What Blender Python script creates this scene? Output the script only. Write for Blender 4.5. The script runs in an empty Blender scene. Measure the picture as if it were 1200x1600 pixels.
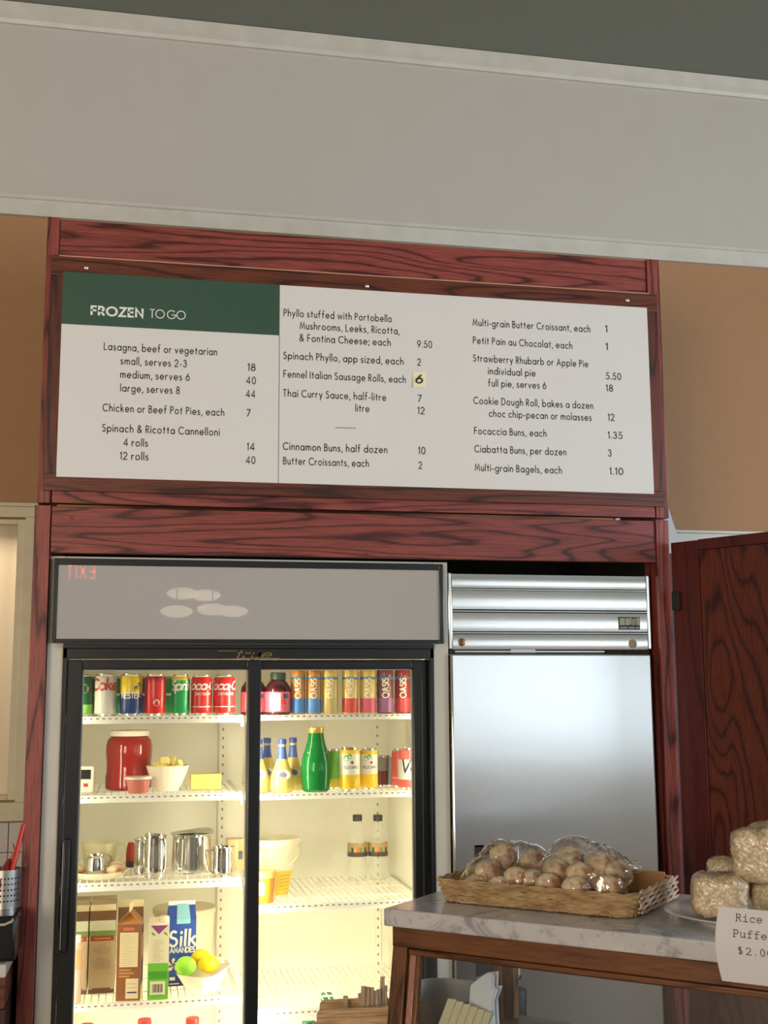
import bpy, bmesh, math, random
from math import sin, cos, pi, radians as R
from mathutils import Vector, Matrix, noise
random.seed(7)
S = bpy.context.scene
COL = S.collection

# ------------------------------------------------------------------ camera
F_PX = 1868.66
CAM = Vector((0.2551815, -3.59937791, 1.60307306))
_p, _y, _r = 0.14616147, 0.20289418, 0.00539288
_f = Vector((sin(_y)*cos(_p), cos(_y)*cos(_p), sin(_p)))
_rt = Vector((cos(_y), -sin(_y), 0))
_dn = _f.cross(_rt)
RT = cos(_r)*_rt + sin(_r)*_dn
DN = -sin(_r)*_rt + cos(_r)*_dn
cam = bpy.data.cameras.new('camera')
cam.sensor_fit = 'AUTO'; cam.sensor_width = 36; cam.lens = F_PX/1600*36
cam.clip_start = .05; cam.clip_end = 60
co = bpy.data.objects.new('camera', cam); COL.objects.link(co)
m = Matrix.Identity(4)
for i in range(3):
    m[i][0] = RT[i]; m[i][1] = -DN[i]; m[i][2] = -_f[i]; m[i][3] = CAM[i]
co.matrix_world = m
S.camera = co

# ------------------------------------------------------------------ light
S.view_settings.view_transform = 'Standard'
S.view_settings.look = 'None'
S.view_settings.gamma = 1
S.view_settings.use_curve_mapping = False
S.view_settings.exposure = 0.0
w = bpy.data.worlds.new('sky'); S.world = w; w.use_nodes = True
w.node_tree.nodes['Background'].inputs[0].default_value = (.75, .85, 1, 1)
w.node_tree.nodes['Background'].inputs[1].default_value = 1.6

def area(name, loc, aim, sx, sy, power, col, spread=180):
    l = bpy.data.lights.new(name, 'AREA'); l.shape = 'RECTANGLE'; l.size = sx; l.size_y = sy
    l.energy = power; l.color = col; l.spread = R(spread)
    o = bpy.data.objects.new(name, l); COL.objects.link(o); o.location = loc
    o.rotation_euler = (Vector(aim)-Vector(loc)).to_track_quat('-Z', 'Y').to_euler()
    return o
area('window_daylight', (6.34, -3.9, 1.95), (0, -3.9, 1.95), 3.4, 1.9, 280, (.74, .87, 1))  # key lamp in an added right-wall window, outside the mirrored view
area('window_daylight', (4.4, -6.42, 1.38), (4.4, 0, 1.38), 2.9, .84, 5.6, (.84, .93, 1))
area('window_daylight', (4.4, -6.42, 2.38), (4.4, 0, 2.38), 2.9, 1.0, 2.4, (.90, .96, 1))
area('window_daylight', (-2.5, -6.42, 1.95), (-.5, 0, 1.95), 2.1, 1.9, 175, (1, .84, .65))  # warm lamp in an added front-left window, lighting the left side
area('ceiling_fill', (.6, -3.9, 4.0), (.6, -3.9, 0), 3.5, 2.0, 4, (1, .95, .88))  # soft fill added under the ceiling

# cooler lamp tubes run up the back of the centre mullion
COOL_W = 13.5
for sx in (-1, 1):
    area('cooler_light', (.598+sx*.0075, .088, .93), (.598+sx*1.0, .40, .93), .02, 1.40, COOL_W*.5, (1, .89, .64))
    area('cooler_light', (.598+sx*.538, .080, .93), (.598, .30, .93), .012, 1.40, COOL_W*.17, (1, .89, .64))  # weaker strips added at both side posts to brighten the price rails
area('cooler_light', (.598, .30, .30), (.598, .30, 1), .9, .25, 5.0, (1, .89, .64))  # upward fill added at the cooler floor to brighten the lower shelves

# ------------------------------------------------------------------ pixel to place (in metres, at a real depth)
def ray(x, y):
    return RT*((x-600)/F_PX) + DN*((y-800)/F_PX) + _f
def at(x, y, Y):
    d = ray(x, y); return CAM + d*((Y-CAM.y)/d.y)
def atz(x, y, Z):
    d = ray(x, y); return CAM + d*((Z-CAM.z)/d.z)
def span(xl, xr, y, Y):
    a, b = at(xl, y, Y), at(xr, y, Y); return (a.x+b.x)/2, (b.x-a.x)/2

# ------------------------------------------------------------------ materials
def newmat(name):
    mt = bpy.data.materials.new(name); mt.use_nodes = True
    nt = mt.node_tree; b = nt.nodes['Principled BSDF']
    return mt, nt, b
def c4(c): return (c[0], c[1], c[2], 1)
def s2l(r, g, b):
    f = lambda v: (v/255/12.92 if v/255 <= .04045 else ((v/255+.055)/1.055)**2.4)
    return (f(r), f(g), f(b))
def plain(name, c, rough=.5, metal=0, emit=0, ec=None, coat=0, sub=0):
    mt, nt, b = newmat(name)
    b.inputs['Base Color'].default_value = c4(c); b.inputs['Roughness'].default_value = rough
    b.inputs['Metallic'].default_value = metal; b.inputs['Coat Weight'].default_value = coat
    if sub:
        b.inputs['Subsurface Weight'].default_value = sub; b.inputs['Subsurface Scale'].default_value = .01
    if emit:
        b.inputs['Emission Color'].default_value = c4(ec or c); b.inputs['Emission Strength'].default_value = emit
    return mt
def nd(nt, t, **k):
    n = nt.nodes.new(t)
    for a, v in k.items(): setattr(n, a, v)
    return n
def coords(nt, scale=(1, 1, 1), kind='Object'):
    tc = nd(nt, 'ShaderNodeTexCoord'); mp = nd(nt, 'ShaderNodeMapping')
    mp.inputs['Scale'].default_value = scale
    nt.links.new(tc.outputs[kind], mp.inputs['Vector'])
    return mp.outputs['Vector']
def noise_tex(nt, vec, scale, detail=3, rough=.5, dist=0):
    n = nd(nt, 'ShaderNodeTexNoise'); n.inputs['Scale'].default_value = scale
    n.inputs['Detail'].default_value = detail; n.inputs['Roughness'].default_value = rough
    n.inputs['Distortion'].default_value = dist
    nt.links.new(vec, n.inputs['Vector']); return n.outputs['Fac']
def math_n(nt, op, a, b=None):
    n = nd(nt, 'ShaderNodeMath', operation=op)
    for i, v in enumerate((a, b)):
        if v is None: continue
        if isinstance(v, (int, float)): n.inputs[i].default_value = v
        else: nt.links.new(v, n.inputs[i])
    return n.outputs[0]
def ramp(nt, fac, stops):
    n = nd(nt, 'ShaderNodeValToRGB'); cr = n.color_ramp
    while len(cr.elements) > 1: cr.elements.remove(cr.elements[-1])
    cr.elements[0].position = stops[0][0]; cr.elements[0].color = c4(stops[0][1])
    for p, c in stops[1:]:
        e = cr.elements.new(p); e.color = c4(c)
    nt.links.new(fac, n.inputs[0]); return n.outputs[0]
def bump(nt, b, h, strength=.2, dist=.002):
    n = nd(nt, 'ShaderNodeBump'); n.inputs['Strength'].default_value = strength; n.inputs['Distance'].default_value = dist
    nt.links.new(h, n.inputs['Height']); nt.links.new(n.outputs[0], b.inputs['Normal'])
def mixc(nt, fac, a, b, mode='MIX'):
    n = nd(nt, 'ShaderNodeMix', data_type='RGBA', blend_type=mode)
    for s, v in ((n.inputs[0], fac), (n.inputs[6], a), (n.inputs[7], b)):
        if isinstance(v, (int, float)): s.default_value = v
        elif isinstance(v, tuple): s.default_value = c4(v)
        else: nt.links.new(v, s)
    return n.outputs[2]
def mottled(name, c1, c2, scale, rough=.6, bmp=0, detail=4, lo=.35, hi=.65, stretch=(1, 1, 1), bdist=.002, coat=0):
    mt, nt, b = newmat(name); v = coords(nt, stretch); f = noise_tex(nt, v, scale, detail)
    nt.links.new(ramp(nt, f, [(lo, c1), (hi, c2)]), b.inputs['Base Color'])
    b.inputs['Roughness'].default_value = rough; b.inputs['Coat Weight'].default_value = coat
    if bmp: bump(nt, b, f, bmp, bdist)
    return mt
def wood(name, light, dark, axis='X', k=26, scale=2.2, rough=.42, stretch=.08, seed=0.0, thin=.42):
    """flat sawn oak: contour lines of a stretched noise field make the cathedral figure, plus short pores"""
    mt, nt, b = newmat(name)
    st = {'X': (stretch, 1, 1), 'Y': (1, stretch, 1), 'Z': (1, 1, stretch)}[axis]
    tc = nd(nt, 'ShaderNodeTexCoord'); ad = nd(nt, 'ShaderNodeVectorMath', operation='ADD'); ad.inputs[1].default_value = (seed, seed*.7, seed*1.3)
    nt.links.new(tc.outputs['Object'], ad.inputs[0])
    mp = nd(nt, 'ShaderNodeMapping'); mp.inputs['Scale'].default_value = st; nt.links.new(ad.outputs[0], mp.inputs[0])
    v = mp.outputs[0]
    f = noise_tex(nt, v, scale, 1.5, .4, .15)
    f2 = noise_tex(nt, v, scale*9, 3, .6)
    ph = math_n(nt, 'ADD', math_n(nt, 'MULTIPLY', f, k*2*pi/6), math_n(nt, 'MULTIPLY', f2, 2.6))
    sn = math_n(nt, 'ADD', math_n(nt, 'MULTIPLY', math_n(nt, 'SINE', ph), .5), .5)
    big = noise_tex(nt, v, 1.6, 2)
    mid = tuple(l*.62+d*.38 for l, d in zip(light, dark))
    base = ramp(nt, sn, [(0, dark), (.10, mid), (thin, light), (1, tuple(x*1.06 for x in light))])
    ps = tuple((s*(.35 if s == stretch else 1)) for s in st)
    mp2 = nd(nt, 'ShaderNodeMapping'); mp2.inputs['Scale'].default_value = ps; nt.links.new(ad.outputs[0], mp2.inputs[0])
    pores = noise_tex(nt, mp2.outputs[0], 330, 2, .7)
    pf = ramp(nt, pores, [(.40, (.62, .58, .56)), (.56, (1, 1, 1))])
    bf = ramp(nt, big, [(.3, (.84, .82, .8)), (.7, (1.1, 1.1, 1.1))])
    c = mixc(nt, 1.0, base, pf, 'MULTIPLY'); c = mixc(nt, 1.0, c, bf, 'MULTIPLY')
    nt.links.new(c, b.inputs['Base Color'])
    b.inputs['Roughness'].default_value = rough
    bump(nt, b, pores, .12, .001)
    return mt
def clear(name, tint=(1, 1, 1), gloss_rough=.02, ior=1.45, bmp=0, bscale=30, boost=0.0, gcol=(1, 1, 1), cap=0):
    """thin clear sheet: see-through with a fresnel mirror on top"""
    mt = bpy.data.materials.new(name); mt.use_nodes = True; nt = mt.node_tree; nt.nodes.clear()
    o = nd(nt, 'ShaderNodeOutputMaterial'); mx = nd(nt, 'ShaderNodeMixShader'); t = nd(nt, 'ShaderNodeBsdfTransparent')
    g = nd(nt, 'ShaderNodeBsdfGlossy'); fr = nd(nt, 'ShaderNodeFresnel'); fr.inputs[0].default_value = ior
    t.inputs[0].default_value = c4(tint); g.inputs['Roughness'].default_value = gloss_rough; g.inputs[0].default_value = c4(gcol)
    fac = fr.outputs[0]
    if boost: fac = math_n(nt, 'ADD', fac, boost)
    if cap: fac = math_n(nt, 'MINIMUM', fac, cap)
    nt.links.new(fac, mx.inputs[0]); nt.links.new(t.outputs[0], mx.inputs[1]); nt.links.new(g.outputs[0], mx.inputs[2])
    nt.links.new(mx.outputs[0], o.inputs[0])
    if bmp:
        v = coords(nt); f = noise_tex(nt, v, bscale, 3, .6, .6)
        bn = nd(nt, 'ShaderNodeBump'); bn.inputs['Strength'].default_value = bmp; bn.inputs['Distance'].default_value = .01
        nt.links.new(f, bn.inputs['Height']); nt.links.new(bn.outputs[0], g.inputs['Normal']); nt.links.new(bn.outputs[0], fr.inputs['Normal'])
    return mt
def tinted(name, c, solid=.5, rough=.1):
    """coloured glass or plastic with its contents: part see-through, part body colour"""
    mt, nt, b = newmat(name); b.inputs['Base Color'].default_value = c4(c); b.inputs['Roughness'].default_value = rough
    t = nd(nt, 'ShaderNodeBsdfTransparent'); t.inputs[0].default_value = c4(tuple(min(1, x*1.25+.04) for x in c))
    mx = nd(nt, 'ShaderNodeMixShader'); mx.inputs[0].default_value = solid
    o = [n for n in nt.nodes if n.type == 'OUTPUT_MATERIAL'][0]
    nt.links.new(t.outputs[0], mx.inputs[1]); nt.links.new(b.outputs[0], mx.inputs[2]); nt.links.new(mx.outputs[0], o.inputs[0])
    return mt

RED_L, RED_D = s2l(148, 70, 60), s2l(78, 24, 22)
M = {}
M['red_x'] = wood('red_oak_along', RED_L, RED_D, 'X', 80, 10, seed=1.7)
M['red_x2'] = wood('red_oak_along_two', RED_L, RED_D, 'X', 74, 10, seed=5.2)
M['red_z'] = wood('red_oak_upright', RED_L, RED_D, 'Z', 50, 11, seed=2.9)
M['brown_x'] = wood('walnut_stain_along', s2l(108, 52, 30), s2l(58, 20, 10), 'X', 46, 11, seed=3.3)
M['brown_z'] = wood('walnut_stain_upright', s2l(108, 52, 30), s2l(58, 20, 10), 'Z', 46, 11, seed=4.1)
M['door_wood'] = wood('dark_cherry_figure', s2l(112, 46, 24), s2l(62, 16, 10), 'Z', 80, 6.5, .38, .22, seed=8.3)
M['door_stile'] = wood('dark_cherry_stile', s2l(92, 26, 20), s2l(62, 12, 12), 'Z', 30, 9, .38, .1, seed=6.1)
M['case_x'] = wood('case_oak_along', s2l(122, 76, 40), s2l(80, 44, 20), 'X', 30, 12, .45, .1, seed=9.1)
M['case_z'] = wood('case_oak_upright', s2l(122, 76, 40), s2l(80, 44, 20), 'Z', 30, 12, .45, .1, seed=7.4)
M['case_bead'] = wood('case_bead', s2l(176, 128, 112), s2l(120, 70, 56), 'Z', 12, 5, .4, .1, seed=3.4)
M['light_wood'] = wood('pale_birch', s2l(232, 192, 142), s2l(206, 160, 110), 'X', 30, 14, .55, .12, seed=2.2)
M['stick'] = wood('stir_stick_birch', s2l(205, 178, 150), s2l(176, 142, 112), 'Z', 10, 8, .6, .1, seed=1.1)
M['floor'] = wood('floor_board', s2l(150, 112, 78), s2l(104, 70, 44), 'Y', 20, 2, .4, .1)
M['tan'] = mottled('tan_wall_paint', s2l(172, 130, 92), s2l(174, 132, 93), 30, .7)
M['white_wall'] = mottled('off_white_wall_paint', s2l(198, 192, 182), s2l(199, 194, 184), 8, .5)
M['trim'] = mottled('trim_paint', s2l(206, 202, 190), s2l(214, 210, 199), 14, .4)
M['cream_trim'] = mottled('cream_trim_paint', s2l(204, 194, 164), s2l(212, 203, 174), 14, .4)
M['ceiling'] = mottled('grey_green_ceiling_paint', s2l(130, 135, 125), s2l(131, 136, 126), 12, .7)
M['room'] = plain('cream_room_paint', s2l(190, 182, 170), .7)
M['tile'] = plain('white_tile', s2l(205, 202, 196), .15)
M['panel'] = plain('menu_board_white', s2l(226, 222, 217), .45)
M['green'] = plain('menu_green', s2l(52, 83, 67), .45)
M['ink'] = plain('menu_ink', s2l(38, 36, 36), .6)
M['white_ink'] = plain('white_ink', s2l(235, 235, 230), .6)
M['rule'] = plain('grey_rule', s2l(110, 104, 98), .6)
M['note'] = plain('yellow_note_paper', s2l(246, 237, 196), .7)
M['screw'] = plain('screw_steel', (.75, .73, .7), .3, 1)
M['lit_edge_line'] = plain('painted_lit_edge', s2l(205, 160, 130), .4)  # light on the frame's top edge, painted as a pale tone
M['cab_white'] = mottled('white_enamel', s2l(198, 192, 178), s2l(204, 198, 185), 6, .35)
M['liner'] = plain('white_liner', (.83, .80, .69), .5)
M['shelfwire'] = plain('white_coated_wire', (.90, .89, .84), .35)
M['tag'] = plain('grey_tag_print', s2l(142, 139, 122), .6)
M['black'] = plain('black_frame', (.010, .012, .014), .28)
M['black_matte'] = plain('black_rubber', (.012, .012, .012), .6)
M['sign_grey'] = plain('grey_sign_acrylic', s2l(176, 171, 166), .015)
M['gold'] = plain('dull_gold', s2l(150, 130, 80), .35, .7)
M['glass'] = clear('door_glass', (.95, .96, .94), .01, 1.35)
M['case_glass'] = clear('case_glass', (.9, .93, .94), .01, 1.4)
M['film'] = clear('crinkled_film', (.985, .985, .98), .05, 1.45, 1.0, 15, .06, cap=.6)
M['wrap'] = clear('cling_wrap', (.985, .985, .98), .2, 1.35, .5, 60, .05, cap=.25)
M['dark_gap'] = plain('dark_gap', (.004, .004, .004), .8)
ANI = 0
def steel(name, rough, aniso, c=(.62, .62, .6), streak=0):
    mt, nt, b = newmat(name); b.inputs['Metallic'].default_value = 1; b.inputs['Roughness'].default_value = rough
    b.inputs['Base Color'].default_value = c4(c); b.inputs['Anisotropic'].default_value = aniso
    if aniso:
        tg = nd(nt, 'ShaderNodeCombineXYZ'); tg.inputs[ANI].default_value = 1
        nt.links.new(tg.outputs[0], b.inputs['Tangent'])
    if streak:
        v = coords(nt, (1, 1, 3)); f = noise_tex(nt, v, 2.2, 2); bump(nt, b, f, streak, .01)
    return mt
M['brushed'] = steel('brushed_steel', .24, .92, (.60, .61, .60), .03)
M['louver'] = steel('louver_steel', .22, .6, (.80, .80, .77), .05)
M['polished'] = steel('polished_steel', .15, 0, (.72, .71, .68))
M['dull_steel'] = steel('dull_steel', .35, 0, (.5, .49, .47))
M['can_rim'] = plain('aluminium_rim', (.72, .72, .7), .25, 1)
mt, nt, b = newmat('grey_marble'); v = coords(nt)
f = noise_tex(nt, v, 7, 6, .62, 1.6); f2 = noise_tex(nt, v, 38, 4, .6, .8)
c = mixc(nt, 1.0, ramp(nt, f, [(.34, s2l(150, 150, 154)), (.44, s2l(196, 196, 198)), (.6, s2l(206, 205, 205))]),
         ramp(nt, f2, [(.30, (.66, .66, .68)), (.42, (1, 1, 1))]), 'MULTIPLY')
nt.links.new(c, b.inputs['Base Color']); b.inputs['Roughness'].default_value = .14; b.inputs['IOR'].default_value = 1.6; M['marble'] = mt
M['wicker'] = mottled('wicker_straw', s2l(196, 166, 120), s2l(154, 122, 84), 26, .6, .2, stretch=(1, 1, 3))
M['wicker_pale'] = mottled('wicker_bleached', s2l(214, 190, 168), s2l(180, 150, 128), 40, .6, .2)
M['basket_floor'] = mottled('basket_floor', s2l(176, 130, 78), s2l(150, 106, 60), 12, .6)
M['bun'] = mottled('baked_bun', s2l(242, 220, 182), s2l(176, 112, 58), 24, .6, .4, 6, .45, .64, bdist=.004)
def crispy():
    mt, nt, b = newmat('puffed_rice'); v = coords(nt)
    vo = nd(nt, 'ShaderNodeTexVoronoi'); vo.inputs['Scale'].default_value = 120; nt.links.new(v, vo.inputs['Vector'])
    n2 = noise_tex(nt, v, 24, 3)
    cc = mixc(nt, 1.0, ramp(nt, vo.outputs['Distance'], [(0, s2l(232, 222, 200)), (.8, s2l(198, 172, 134))]),
              ramp(nt, n2, [(.35, (.8, .72, .6)), (.65, (1.05, 1.03, 1))]), 'MULTIPLY')
    nt.links.new(cc, b.inputs['Base Color']); b.inputs['Roughness'].default_value = .5
    bump(nt, b, math_n(nt, 'SUBTRACT', 1.0, vo.outputs['Distance']), .45, .005); return mt
M['crispy'] = crispy()
M['china'] = plain('white_china', s2l(222, 220, 214), .15)
M['paper'] = plain('white_paper', s2l(222, 222, 226), .7)
M['napkin'] = plain('white_napkin', s2l(240, 243, 250), .8)
M['lilac_cloth'] = plain('lilac_cloth', s2l(176, 166, 176), .8)
M['kraft'] = plain('cream_wafer', s2l(232, 218, 180), .7)
M['type'] = plain('typed_ink', s2l(45, 45, 48), .6)

def P(name, rgb, rough=.4, **k):
    if name not in M: M[name] = plain(name, s2l(*rgb), rough, **k)
    return M[name]

# ------------------------------------------------------------------ stroke letters
XH, AS, DE = .62, 1.1, -.34
def arc(cx, cy, rx, ry, a0, a1, n=None):
    n = n or max(4, int(abs(a1-a0)/18))
    return [(cx+rx*cos(R(a0+(a1-a0)*i/n)), cy+ry*sin(R(a0+(a1-a0)*i/n))) for i in range(n+1)]
h_ = XH/2
O_ = arc(h_, h_, h_, h_, 0, 360, 20)
def S_(w_, h, b0=0.0):
    r1, r2 = h*.235, h*.265
    return arc(w_/2, b0+h-r1, w_*.42, r1, 40, 250, 9)[:-1] + arc(w_/2, b0+r2, w_*.5, r2, 70, -150, 10)
DIG = {
 '0': [arc(.3, .5, .3, .5, 0, 360, 22)],
 '1': [[(.0, .82), (.17, 1), (.17, 0)]],
 '2': [arc(.29, .72, .28, .28, 170, -30, 9) + [(.02, 0), (.6, 0)]],
 '3': [arc(.27, .76, .22, .24, 160, -90, 9), arc(.26, .27, .28, .27, 90, -160, 10)],
 '4': [[(.48, 0), (.48, 1), (0, .25), (.64, .25)]],
 '5': [[(.52, 1), (.14, 1), (.07, .55)] + arc(.25, .32, .31, .32, 120, -150, 11)],
 '6': [[(.42, 1), (.06, .46)], arc(.3, .31, .3, .31, 0, 360, 18)],
 '7': [[(0, 1), (.55, 1), (.13, 0)]],
 '8': [arc(.28, .75, .22, .25, 0, 360, 16), arc(.28, .265, .28, .265, 0, 360, 18)],
 '9': [[(.18, 0), (.54, .54)], arc(.3, .69, .3, .31, 0, 360, 18)]}
FONT = {
 'a': [O_, [(XH, XH), (XH, 0)]], 'b': [O_, [(0, AS), (0, 0)]], 'c': [arc(h_, h_, h_, h_, 48, 312)],
 'd': [O_, [(XH, AS), (XH, 0)]], 'e': [[(0, h_), (XH, h_)] + arc(h_, h_, h_, h_, 0, 318)[1:]],
 'f': [[(.12, 0), (.12, .9)] + arc(.3, .9, .18, .2, 180, 70, 5), [(-.02, XH), (.32, XH)]],
 'g': [O_, [(XH, XH), (XH, -.08)] + arc(h_, -.06, h_, .3, 0, -155, 7)],
 'h': [[(0, AS), (0, 0)], [(0, .3)] + arc(.24, .36, .24, .26, 180, 0, 8) + [(.48, 0)]],
 'i': [[(0, XH), (0, 0)], [(0, .84), (0, .96)]], 'j': [[(0, XH), (0, -.3)], [(0, .84), (0, .96)]],
 'k': [[(0, AS), (0, 0)], [(.4, XH), (.02, .29)], [(.13, .39), (.46, 0)]], 'l': [[(0, AS), (0, 0)]],
 'm': [[(0, XH), (0, 0)], [(0, .3)] + arc(.2, .38, .2, .24, 180, 0, 7) + [(.4, 0)], [(.4, .3)] + arc(.6, .38, .2, .24, 180, 0, 7) + [(.8, 0)]],
 'n': [[(0, XH), (0, 0)], [(0, .3)] + arc(.23, .36, .23, .26, 180, 0, 8) + [(.46, 0)]],
 'o': [O_], 'p': [O_, [(0, XH), (0, DE)]], 'q': [O_, [(XH, XH), (XH, DE)]],
 'r': [[(0, XH), (0, 0)], [(0, .3)] + arc(.2, .38, .2, .24, 180, 55, 6)],
 's': [S_(.4, XH)], 't': [[(.14, .9), (.14, 0)], [(-.02, XH), (.3, XH)]],
 'u': [[(0, XH), (0, .24)] + arc(.23, .24, .23, .24, 180, 360, 8) + [(.46, XH)], [(.46, XH), (.46, 0)]],
 'v': [[(0, XH), (.25, 0), (.5, XH)]], 'w': [[(0, XH), (.2, 0), (.42, XH), (.64, 0), (.84, XH)]],
 'x': [[(0, XH), (.45, 0)], [(.45, XH), (0, 0)]], 'y': [[(0, XH), (.26, .02)], [(.52, XH), (.13, DE)]],
 'z': [[(.02, XH), (.46, XH), (0, 0), (.48, 0)]],
 'A': [[(0, 0), (.38, 1), (.76, 0)], [(.15, .34), (.61, .34)]],
 'B': [[(0, 0), (0, 1), (.22, 1)] + arc(.22, .77, .22, .23, 90, -90, 7) + [(0, .54)], [(.2, .54)] + arc(.24, .27, .27, .27, 90, -90, 7) + [(0, 0)]],
 'C': [arc(.5, .5, .5, .5, 48, 312)], 'D': [[(0, 0), (0, 1), (.2, 1)] + arc(.2, .5, .5, .5, 90, -90, 12) + [(0, 0)]],
 'E': [[(.45, 1), (0, 1), (0, 0), (.45, 0)], [(0, .52), (.42, .52)]], 'F': [[(.45, 1), (0, 1), (0, 0)], [(0, .52), (.42, .52)]],
 'G': [arc(.5, .5, .5, .5, 45, 350) + [(.99, .47), (.56, .47)]], 'H': [[(0, 0), (0, 1)], [(.6, 0), (.6, 1)], [(0, .52), (.6, .52)]],
 'I': [[(0, 0), (0, 1)]], 'K': [[(0, 0), (0, 1)], [(.52, 1), (.02, .5)], [(.1, .56), (.58, 0)]], 'L': [[(0, 1), (0, 0), (.42, 0)]],
 'M': [[(0, 0), (.12, 1), (.42, .2), (.72, 1), (.84, 0)]], 'N': [[(0, 0), (0, 1), (.66, 0), (.66, 1)]],
 'O': [arc(.5, .5, .5, .5, 0, 360, 26)], 'P': [[(0, 0), (0, 1), (.2, 1)] + arc(.22, .75, .25, .25, 90, -90, 8) + [(0, .5)]],
 'R': [[(0, 0), (0, 1), (.2, 1)] + arc(.22, .75, .25, .25, 90, -90, 8) + [(0, .5)], [(.16, .5), (.5, 0)]],
 'S': [S_(.52, 1)], 'T': [[(0, 1), (.56, 1)], [(.28, 1), (.28, 0)]],
 'U': [[(0, 1), (0, .3)] + arc(.28, .3, .28, .3, 180, 360, 8) + [(.56, 1)]], 'V': [[(0, 1), (.34, 0), (.68, 1)]],
 'X': [[(0, 1), (.56, 0)], [(.56, 1), (0, 0)]], 'Z': [[(.02, 1), (.6, 1), (0, 0), (.62, 0)]],
 '&': [[(.72, 0), (.18, .66)] + arc(.33, .8, .19, .2, 200, -20, 9) + [(.12, .42)] + arc(.28, .22, .27, .22, 130, 290, 7) + [(.7, .42)]],
 ',': [[(.06, .04), (0, -.2)]], '.': [[(0, 0), (0, .1)]], ';': [[(.06, .04), (0, -.2)], [(.06, .5), (.06, .6)]],
 '-': [[(0, .33), (.26, .33)]]}
FONT.update(DIG)
# typewriter face (fixed pitch, slab serifs) for the price card
TYPE = {
 'R': [[(.04, 0), (.26, 0)], [(.15, 0), (.15, 1), (.5, 1)] + arc(.46, .76, .22, .24, 90, -90, 7) + [(.15, .52)], [(.04, 1), (.2, 1)], [(.42, .52), (.74, 0), (.84, 0)]],
 'i': [[(.16, .66), (.45, .66), (.45, 0)], [(.1, 0), (.78, 0)], [(.43, .9), (.43, 1.02)]],
 'c': [[(.76, .66), (.76, .48)], arc(.46, .33, .34, .33, 40, 325, 14)],
 'e': [[(.1, .35), (.8, .35)] + arc(.45, .33, .35, .33, 3, 318, 14)],
 'P': [[(.08, 0), (.4, 0)], [(.2, 0), (.2, 1), (.5, 1)] + arc(.5, .73, .27, .27, 90, -90, 8) + [(.2, .46)], [(.08, 1), (.25, 1)]],
 'u': [[(.04, .66), (.18, .66), (.18, .2)] + arc(.4, .22, .22, .22, 180, 300, 6) + [(.7, .2)], [(.56, .66), (.7, .66), (.7, 0), (.84, 0)]],
 'f': [[(.14, 0), (.64, 0)], [(.36, 0), (.36, .82)] + arc(.56, .82, .2, .2, 180, 80, 5) + [(.8, 1)], [(.12, .64), (.74, .64)]],
 'd': [arc(.4, .33, .31, .33, 0, 360, 18), [(.56, 1.04), (.71, 1.04), (.71, 0), (.86, 0)]],
 '$': [S_(.52, .9, .06), [(.26, 1.1), (.26, -.08)]],
 '2': [arc(.42, .72, .3, .28, 165, -35, 9) + [(.12, 0), (.74, 0), (.74, .12)]],
 '.': [[(.4, 0), (.4, .13)]], '0': [arc(.43, .5, .29, .5, 0, 360, 20)]}

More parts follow.
